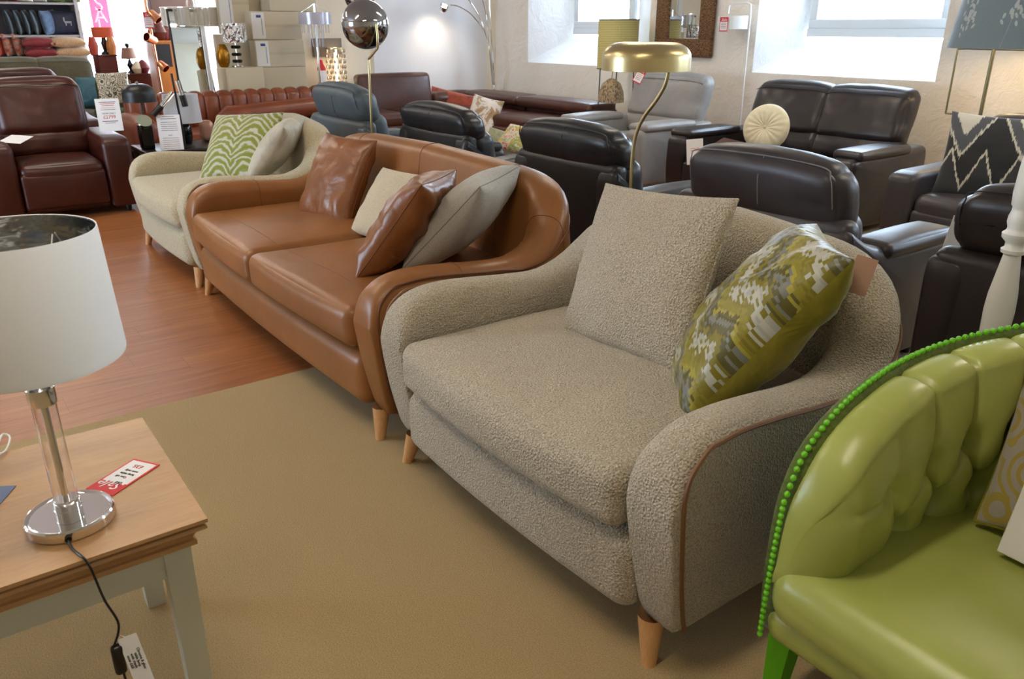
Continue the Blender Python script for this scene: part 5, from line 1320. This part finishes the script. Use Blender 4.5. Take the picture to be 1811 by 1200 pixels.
for k, (px, mt) in enumerate(((8, 'crimson'), (35, 'cream_satin'), (60, 'grey_weave'), (92, 'olive_wool'), (120, 'olive_wool'))):
    p = AX(px, 0, xs2-.12); pillow('cushion', ['crimson cushion on the top shelf at the left', 'cream cushion on the top shelf', 'pale grey cushion on the top shelf', 'olive cushion on the top shelf, left of two', 'olive cushion on the top shelf beside the window'][k], 'cushion', (p.x, p.y, zB2+.18), (.9, -.2, .2), (0, 0, 1), .36, .36, .14, mt, seed=80+k, n=12)
# SALE banner in the shop window
xw = XF+.15; a, b = AX(157, 5, xw), AX(190, 5, xw)
t = thing('sale_banner', 'tall red banner with white SALE letters hanging in the far shop window', 'banner', (xw, (a.y+b.y)/2, 0)); bw = b.y-a.y
m = NT('translucent_red_banner'); m.base('#dc4a60'); m.set(Roughness=.7); tl = m.new('ShaderNodeBsdfTranslucent'); tl.inputs[0].default_value = lin('#f07c8c'); mx = m.new('ShaderNodeMixShader'); mx.inputs[0].default_value = .75
m.link(m.b.outputs[0], mx.inputs[1]); m.link(tl.outputs[0], mx.inputs[2]); m.link(mx.outputs[0], m.o.inputs[0]); M['banner'] = m.m
m = NT('translucent_white_vinyl'); m.base('#ffffff'); tl = m.new('ShaderNodeBsdfTranslucent'); tl.inputs[0].default_value = (1, 1, 1, 1); mx = m.new('ShaderNodeMixShader'); mx.inputs[0].default_value = .8
m.link(m.b.outputs[0], mx.inputs[1]); m.link(tl.outputs[0], mx.inputs[2]); m.link(mx.outputs[0], m.o.inputs[0]); M['vinyl'] = m.m
z1 = 2.6; zbot = AX(180, 50, xw).z
MB().box((0, 0, (z1+zbot)/2), (.004, bw, z1-zbot)).build('cloth', 'banner', t)
for ch, py in (('S', 8), ('A', 29), ('L', 48)):
    zc = AX(175, py, xw).z
    text(ch, bw*1.1, 'vinyl', basis((.004, 0, zc), (1, 0, 0), (0, 0, 1)), t)
# window display furniture
xd2 = -13.9
def cab(name, label, px0, px1, py0, X, d, mat, h0=0, cat='cabinet'):
    a, b = AX(px0, py0, X), AX(px1, py0, X); t = thing(name, label, cat, (X-d/2, (a.y+b.y)/2, 0))
    MB().rbox((0, 0, (a.z+h0)/2), (d, b.y-a.y, a.z-h0-.03), .01).build('body', mat, t)
    MB().rbox((0, 0, a.z-.012), (d+.03, b.y-a.y+.03, .024), .006).build('top', mat, t)
    return t, a, b
M['honey'] = woodmat('honey_wood', '#a5622a', '#b97634', .35, (0, 0, 0), (8, 8, 1.2)); M['mahog'] = woodmat('mahogany', '#46170f', '#5a2215', .3)
t1, a, b = cab('cabinet', 'small mahogany cabinet under the orange lampshade', 172, 206, 97, xd2+.4, .4, 'mahog')
x_ = xd2+.25; a_, b_ = AX(158, 56, x_), AX(204, 58, x_)
t = thing('table_lamp', 'lamp with a wide orange and silver oval shade on the mahogany cabinet', 'lamp', (x_, (a_.y+b_.y)/2, 0)); rr_ = (b_.y-a_.y)/2*.85; zl0, zl1 = AX(180, 67, x_).z, AX(180, 48, x_).z
zt1 = a.z
MB().lathe([(rr_, zl0), (rr_, zl1), (rr_-.004, zl1), (rr_-.004, zl0)], 36, X=Matrix.Diagonal((.6, 1, 1, 1))).build('lamp_shade', plain('orange_shade', '#b0441a', .6), t)
MB().lathe([(0, zt1), (.07, zt1), (.07, zt1+.02), (.03, zt1+.05), (.05, zt1+.15), (.02, zt1+.26), (.01, zl0+.1), (0, zl0+.1)], 20).build('base', 'black_gloss', t)
for k, (px, lab, mt) in enumerate(((167, 'tall thin orange and black vase left of the cabinet lamp', 'orange'), (199, 'tall honey wood sculpture right of the cabinet lamp', 'honey'))):
    p = AX(px, 97, x_+.12); zt3 = AX(px, 72, x_+.12).z
    tag(MB().lathe([(0, 0), (.05, 0), (.07, .12), (.04, .25), (.025, zt3-zt1), (.0, zt3-zt1)], 20).build('vase', mt, loc=(x_+.14, p.y, zt1)), lab, 'vase')
# shaded lamp on a small table by the window
t2, a, b = cab('side_table', 'dark small table in front of the far shop window', 214, 270, 131, xd2+.1, .45, 'mahog', cat='table')
p = AX(233, 131, xd2-.05); zt1 = a.z; r0 = (AX(250, 104, xd2-.05).y-AX(218, 104, xd2-.05).y)/2*.86
t = thing('table_lamp', 'lamp with pleated pinkish tapered shade on the dark small table', 'lamp', (xd2-.05, p.y, zt1)); zl0, zl1, zl2 = AX(234, 104, xd2-.05).z-zt1, AX(234, 84, xd2-.05).z-zt1, AX(234, 75, xd2-.05).z-zt1
M['pink_shade'] = fabric('pinkish_shade', '#9c7a68', '#b08e7c', 50, .2)
MB().lathe([(r0, zl0), (r0*.75, zl1), (r0*.75-.003, zl1), (r0-.003, zl0)], 36).build('lamp_shade', 'pink_shade', t)
MB().lathe([(0, 0), (.07, 0), (.02, .05), (.05, .12), (.015, .2), (.012, zl0+.05), (.01, zl1), (.03, zl1+.01), (.035, zl2-.02), (0, zl2)], 20).build('base', 'black_gloss', t)
for px, py, r, mt, lab in ((246, 122, .09, 'cream_satin', 'small pale ornament beside the pinkish shade lamp'), (256, 118, .10, 'crimson', 'small dark red ornament on the dark small table')):
    p = AX(px, 131, xd2+.05); tag(MB().lathe([(0, 0), (r*.6, 0), (r, r*.8), (r*.6, r*1.6), (r*.2, r*2), (0, r*2)], 20).build('ornament', mt, loc=(xd2+.02, p.y, zt1)), lab, 'ornament')
# honey wood sideboards and things standing on them
xc_ = -12.3
t3, a, b = cab('sideboard', 'honey coloured wooden sideboard beside the copper floor lamp', 272, 345, 72, xc_, .5, 'honey')
zt3 = a.z; p0, p1 = AX(276, 78, xc_+.01), AX(306, 118, xc_+.01)
MB().box((.255, (p0.y+p1.y)/2-(a.y+b.y)/2, (p0.z+p1.z)/2), (.012, p1.y-p0.y, p0.z-p1.z)).build('dark_panel', plain('night_blue_panel', '#10141f', .4), t3)
t4, a4, b4 = cab('wall_cabinet', 'tall brown cupboard behind the honey sideboard', 256, 335, -60, xc_-.9, .4, plain('mauve_brown', '#5d4640', .6))
for px, w_, h_, mt, lab in ((283, .16, .36, 'mahog', 'dark wrapped floral arrangement on the honey sideboard'), (294, .11, .20, 'crimson', 'dark red vase on the honey sideboard'), (310, .12, .24, 'black_gloss', 'black vase on the honey sideboard'), (272, .08, .22, 'rust_leather', 'slim brown vase at the left end of the honey sideboard')):
    p = AX(px, 72, xc_-.15); rr = random.Random(px)
    tag(MB().lathe([(0, 0), (w_*.5, 0), (w_*(.6+.3*rr.random()), h_*.3), (w_*(.5+.3*rr.random()), h_*.6), (w_*.35, h_*.85), (w_*.5, h_), (w_*.3, h_), (0, h_*.8)], 18).build('vase', mt, loc=(xc_-.18, p.y, zt3)), lab, 'vase')
# yellow bird-like watering ornament
p = AX(326, 150, xc_+.35); zf = AX(326, 152, xc_+.35).z
t = thing('ornament', 'yellow curved ornament with a black and white head beside the leaning mirror', 'ornament', (xc_+.35, p.y, 0))
def Q(x, y): q = AX(x, y, xc_+.35); return (0, q.y-p.y, q.z)
MB().tube(smooth_pts([Q(321, 150), Q(321, 142), Q(325, 134), Q(332, 132), Q(338, 134)], 5), .035, 14).build('body', plain('bright_yellow', '#d8b80c', .4), t)
MB().rbox(Q(328, 126), (.08, .09, .08), .035).build('head', 'black_gloss', t)
MB().tube([Q(321, 150), (0, Q(321, 150)[1], 0)], .012, 8).build('stand', 'black_metal', t)
# copper floor lamp with three heads
xk = -11.3
t = thing('floor_lamp', 'copper floor lamp with three spot heads leaning in front of the far window', 'lamp', (0, 0, 0))
q = [AX(253, -40, xk), AX(258, 10, xk), AX(270, 72, xk), AX(287, 168, xk)]; q[3:] = [q[3], Vector((xk, q[3].y+.02, .03))]
MB().tube([q[0], q[1], q[2], q[3], q[4]], .018, 12).build('pole', 'copper', t)
MB().lathe([(0, 0), (.14, 0), (.14, .03), (0, .04)], 32, c=(xk, q[4].y, 0)).build('base', 'copper', t)
for (x0, y0, x1, y1) in ((264, 20, 281, 36), (276, 73, 259, 65), (281, 110, 294, 122)):
    a, b = AX(x0, y0, xk+.08), AX(x1, y1, xk+.16)
    d = (b-a); X = basis(a, d, (0, .1, 1)); l = d.length
    MB().lathe([(0, 0), (.03, 0), (.045, .02), (.055, l), (.05, l), (.04, .03)], 20, X=X).build('lamp_head', 'copper', t)
p = AX(263, 36, xk+.1); sale_ticket(p, (.9, -.35, 0), (0, .0, 1), .11, .19, 'red and white sale ticket on the copper floor lamp')
# wide glass-and-fabric shade on chrome legs
xg = -10.9
t = thing('floor_lamp', 'floor lamp with wide silver organza drum shade in front of the leaning mirror', 'lamp', (0, 0, 0))
a, b = AX(287, 40, xg), AX(398, 40, xg); cy = (a.y+b.y)/2; r_ = (b.y-a.y)/2*.98; z0, z1 = AX(345, 46, xg).z, AX(345, 14, xg).z
m = NT('silver_organza'); m.base('#b9b09e'); m.set(Roughness=.35, Transmission_Weight=0); tp = m.new('ShaderNodeBsdfTransparent'); mx = m.new('ShaderNodeMixShader')
m.link(m.ramp(m.noise(m.mapping((9, 9, .4)), 1.4, 2), [(.42, (.25,)*3+(1,)), (.6, (.85,)*3+(1,))]), mx.inputs[0]); m.link(tp.outputs[0], mx.inputs[1]); m.link(m.b.outputs[0], mx.inputs[2]); m.link(mx.outputs[0], m.o.inputs[0]); M['organza'] = m.m
MB().lathe([(r_, z0), (r_, z1), (r_-.004, z1), (r_-.004, z0)], 60, c=(xg, cy, 0), X=None).build('lamp_shade', 'organza', t)
MB().lathe([(r_*.55, z0+.02), (r_*.55, z1-.02)], 40, c=(xg, cy, 0)).build('inner_shade', plain('ivory_inner_shade', '#d9cdb4', .8), t)
for z in (z0, z1): MB().tube([(xg+r_*math.cos(2*math.pi*k/48), cy+r_*math.sin(2*math.pi*k/48), z) for k in range(48)], .006, 6, closed=True).build('ring', 'chrome', t)
for k in range(3):
    an = 2*math.pi*k/3+.5; MB().tube([(xg+.03*math.cos(an), cy+.03*math.sin(an), z1+.25), (xg+.30*math.cos(an), cy+.30*math.sin(an), .0)], .010, 8).build('leg', 'chrome', t)
# leaning mirror with a bright steel edge
t = thing('leaning_mirror', 'tall frameless-looking mirror with bright silver edge leaning by the cartons', 'mirror', (0, 0, 0)); xm = -10.62
A_, B_ = AX(326, 170, xm), AX(386, 170, xm); wM = B_.y-A_.y; cy = (A_.y+B_.y)/2
X = Matrix.Translation((xm+.05, cy-.05, .0)) @ Matrix.Rotation(R(-4), 4, 'Y')
MB().rbox((0, 0, .95), (.03, wM, 1.62), .008, X=X).build('mirror_frame', 'black_metal', t)
MB().box((.017, -.02, .95), (.004, wM-.08, 1.56), X=X).build('mirror_glass', bpy.data.materials['mirror_glass'], t)
MB().rbox((.022, wM/2-.025, .95), (.02, .05, 1.60), .008, X=X).build('steel_edge', plain('polished_steel', '#f4f4f4', .3, .2), t)
MB().rbox((0, 0, .07), (.3, wM*.7, .14), .01, X=Matrix.Translation((xm+.1, cy-.05, 0))).build('plinth', 'black_metal', t)
# cartons
M['carton'] = plain('cream_carton', '#c2b69c', .85); M['carton_side'] = plain('white_carton', '#d9d7d0', .85); M['blue_print'] = plain('blue_print', '#3a3f8a', .7)
def carton(px0, px1, py0, py1, X, d, label, group=None, side=True, zfix=None):
    a, b = AX(px0, py1, X), AX(px1, py1, X); zt_ = AX((px0+px1)/2, py0, X).z; zb2 = a.z if zfix is None else zfix
    t = thing('carton', label, 'box', (X-d/2, (a.y+b.y)/2, zb2), group=group); h = zt_-zb2; w_ = b.y-a.y
    MB().rbox((0, 0, h/2), (d, w_, h-.004), .006).build('box', 'carton', t)
    MB().box((d/2+.001, 0, h/2), (.002, w_, .03)).build('tape', plain('buff_tape', '#b8ab90', .6), t)
    if side:
        MB().box((d/2+.0016, -w_/2+.09, h/2), (.003, .16, h-.03)).build('white_end_label', 'carton_side', t)
        MB().box((d/2+.0032, -w_/2+.10, h*.82), (.002, .06, .03)).build('printed_mark', 'blue_print', t)
        MB().box((d/2+.0032, -w_/2+.135, h*.45), (.002, .006, h*.6)).build('printed_line', 'blue_print', t)
    return zt_
X1 = -10.27
z_ = carton(462, 548, 118, 200, X1-.03, .34, 'large cream carton, bottom of the stack beside the leaning mirror', side=False, zfix=0.0)
z2 = carton(455, 541, 70, 118, X1-.03, .34, 'cream carton with white printed end, middle of the tall stack', zfix=z_)
z3 = carton(447, 535, 20, 70, X1-.03, .34, 'cream carton with white printed end, third up in the tall stack', zfix=z2)
z4 = carton(478, 560, -60, 20, X1-.03, .34, 'cream carton, topmost of the tall stack', side=False, zfix=z3)
X2 = -9.99-.25; 
zt5 = carton(412, 474, 119, 200, -10.04, .30, 'cream carton standing in front of the tall stack, holding ornaments', side=False, zfix=0.0)
z6 = carton(398, 455, 60, 200, -10.50, .10, 'flat cream carton standing behind the black disc lamp', side=False, zfix=0.0)
z7 = carton(392, 446, -50, 60, -10.50, .10, 'cream carton high up behind the crystal shade', side=True, zfix=z6)
# ornaments on the front carton
xo2 = -10.2
p = AX(397, 118, xo2)
t = thing('vase', 'gold pineapple-shaped vase beside the black disc lamp', 'vase', (xo2, p.y, zt5)); h = AX(397, 78, xo2).z-zt5
mb = MB(); N = 28; n2 = 20
def pv(i, j):
    z = h*i/(n2-1); r = .075*math.sin(math.pi*(.12+.80*i/(n2-1)))**.6*(1+.10*math.sin(7*2*math.pi*j/N+i*1.6)*math.cos(i*1.4)); a = 2*math.pi*j/N
    return (r*math.cos(a), r*math.sin(a), z)
mb.grid(n2, N, pv, cv=True); mb.f.append(tuple(range(N))); mb.mi.append(0); mb.build('body', plain('antique_gold', '#9a6a12', .3, .7), t)
MB().rbox((0, 0, -.35), (.16, .16, .70), .02).build('plinth', 'carton', t)
p = AX(421, 117, xo2+.05)
t = thing('table_lamp', 'lamp with three black discs on its stem and a rippled silver shade', 'lamp', (xo2+.05, p.y, zt5))
Q = lambda x, y: AX(x, y, xo2+.05)
for py in (83, 96, 108):
    z = Q(420, py).z-zt5; MB().lathe([(0, -.022), (.05, -.018), (.062, 0), (.05, .018), (0, .022)], 24, c=(0, 0, z)).build('disc', 'black_gloss', t)
z0, z1 = Q(418, 75).z-zt5, Q(418, 41).z-zt5; rr_ = (Q(440, 60).y-Q(391, 60).y)/2*.85
MB().lathe([(0, 0), (.07, 0), (.07, .02), (.008, .025), (.008, z0+.05), (0, z0+.05)], 24).build('base', 'chrome', t)
m = NT('rippled_silver'); m.base('#c9c5c2'); m.set(Metallic=1.0, Roughness=.18); m.bump(m.noise(m.mapping((9, 9, 4)), 2.2, 3), 1, .08); M['ripple'] = m.m
MB().lathe([(rr_, z0), (rr_, z1), (rr_-.004, z1), (rr_-.004, z0)], 40).build('lamp_shade', 'ripple', t)
# fringed acrylic floor lamp
xa = -9.85
t = thing('floor_lamp', 'clear acrylic floor lamp with silvery band shade and hanging strands beside the cartons', 'lamp', (0, 0, 0)); Q = lambda x, y: AX(x, y, xa)
c_ = Q(557, 33); rr_ = (Q(589, 33).y-Q(525, 33).y)/2*.85; z0, z1 = Q(557, 43).z, Q(557, 22).z
m = NT('lilac_film'); m.base('#c5c6d6'); m.set(Roughness=.25, Metallic=.3); tp = m.new('ShaderNodeBsdfTransparent'); mx = m.new('ShaderNodeMixShader'); mx.inputs[0].default_value = .6
m.link(tp.outputs[0], mx.inputs[1]); m.link(m.b.outputs[0], mx.inputs[2]); m.link(mx.outputs[0], m.o.inputs[0]); M['film'] = m.m
MB().lathe([(rr_, z0), (rr_, z1), (rr_-.003, z1), (rr_-.003, z0)], 40, c=(xa, c_.y, 0)).build('lamp_shade', 'film', t)
for k in range(26):
    an = 2*math.pi*k/13; rad = rr_*(.45 if k < 13 else .8); ln = .26 if k < 13 else .10
    MB().tube([(xa+rad*math.cos(an), c_.y+rad*math.sin(an), z0+.03), (xa+rad*math.cos(an), c_.y+rad*math.sin(an), z0-ln)], .0035, 5).build('strand', 'film', t)
for s in (-1, 1): MB().tube(smooth_pts([(xa, c_.y, z1+.10), (xa, c_.y+s*rr_*.4, z1+.05), (xa, c_.y+s*rr_, z1-.01)], 4), .004, 6).build('shade_carrier', 'chrome', t)
pb = Q(563, 130); MB().tube([(xa, c_.y, z1+.10), (xa, c_.y, .03)], .013, 10).build('pole', 'chrome', t)
MB().lathe([(0, 0), (.13, 0), (.13, .03), (0, .035)], 32, c=(xa, c_.y, 0)).build('base', 'chrome', t)
# grey canvas and crystal lamp above the raised sofa back
a, b = AX(551, 68, XL+.02), AX(604, 100, XL+.02)
tag(MB().rbox((XL+.03, (a.y+b.y)/2, (a.z+b.z)/2), (.05, b.y-a.y, abs(a.z-b.z)), .006).build('canvas', plain('taupe_canvas', '#7f756c', .8)), 'blank taupe canvas on the cream left wall behind the crystal lamp', 'picture')
xcr = -10.52; a, b = AX(577, 128, xcr), AX(614, 128, xcr); z1 = AX(595, 84, xcr).z; cy = (a.y+b.y)/2; rr_ = (b.y-a.y)/2*.8
t = thing('crystal_lamp', 'cylindrical crystal-drop lamp with gold rim behind the brown sofa back', 'lamp', (xcr, cy, 0)); zc0 = .80
MB().lathe([(0, zc0-.02), (rr_, zc0-.02), (rr_, zc0), (0, zc0)], 32).build('base', 'brass', t)
MB().lathe([(rr_, z1-.02), (rr_+.004, z1-.02), (rr_+.004, z1), (rr_, z1), (rr_, z1-.02)], 32).build('rim', 'brass', t)
M['glow'] = emis('warm_glow', '#ffe2b8', 5)
drop = MB().lathe([(0, -.03), (.012, -.012), (.012, .012), (0, .03)], 6)
first = None
for r_i in range(7):
    for k in range(12):
        an = 2*math.pi*(k+.5*(r_i % 2))/12; loc = (rr_*math.cos(an), rr_*math.sin(an), zc0+.05+(z1-zc0-.09)*r_i/6)
        if first is None: first = drop.build('crystal_drop', 'crystal' if 'crystal' in M else plain('crystal', '#cfc6b8', .08, .6), t, loc=loc)
        else: c = first.copy(); COL.objects.link(c); c.parent = t; c.location = loc
MB().lathe([(0, z1), (.02, z1), (.02, zc0), (0, zc0)], 12).build('pillar', 'glow', t)
MB().box((0, 0, (zc0-.02)/2), (.10, .10, zc0-.02)).build('stand', 'black_metal', t)
p = AX(570, 125, xcr+.12); zt6 = AX(570, 106, xcr+.12).z
t = thing('fire_extinguisher', 'small red and white canister beside the crystal lamp', 'canister', (xcr+.10, p.y, 0))
MB().lathe([(0, 0), (.055, 0), (.055, zt6-.10), (.03, zt6-.05), (.02, zt6), (0, zt6)], 20).build('body', 'red', t)
MB().lathe([(.0565, zt6-.28), (.0565, zt6-.13)], 20).build('label_band', 'white', t)
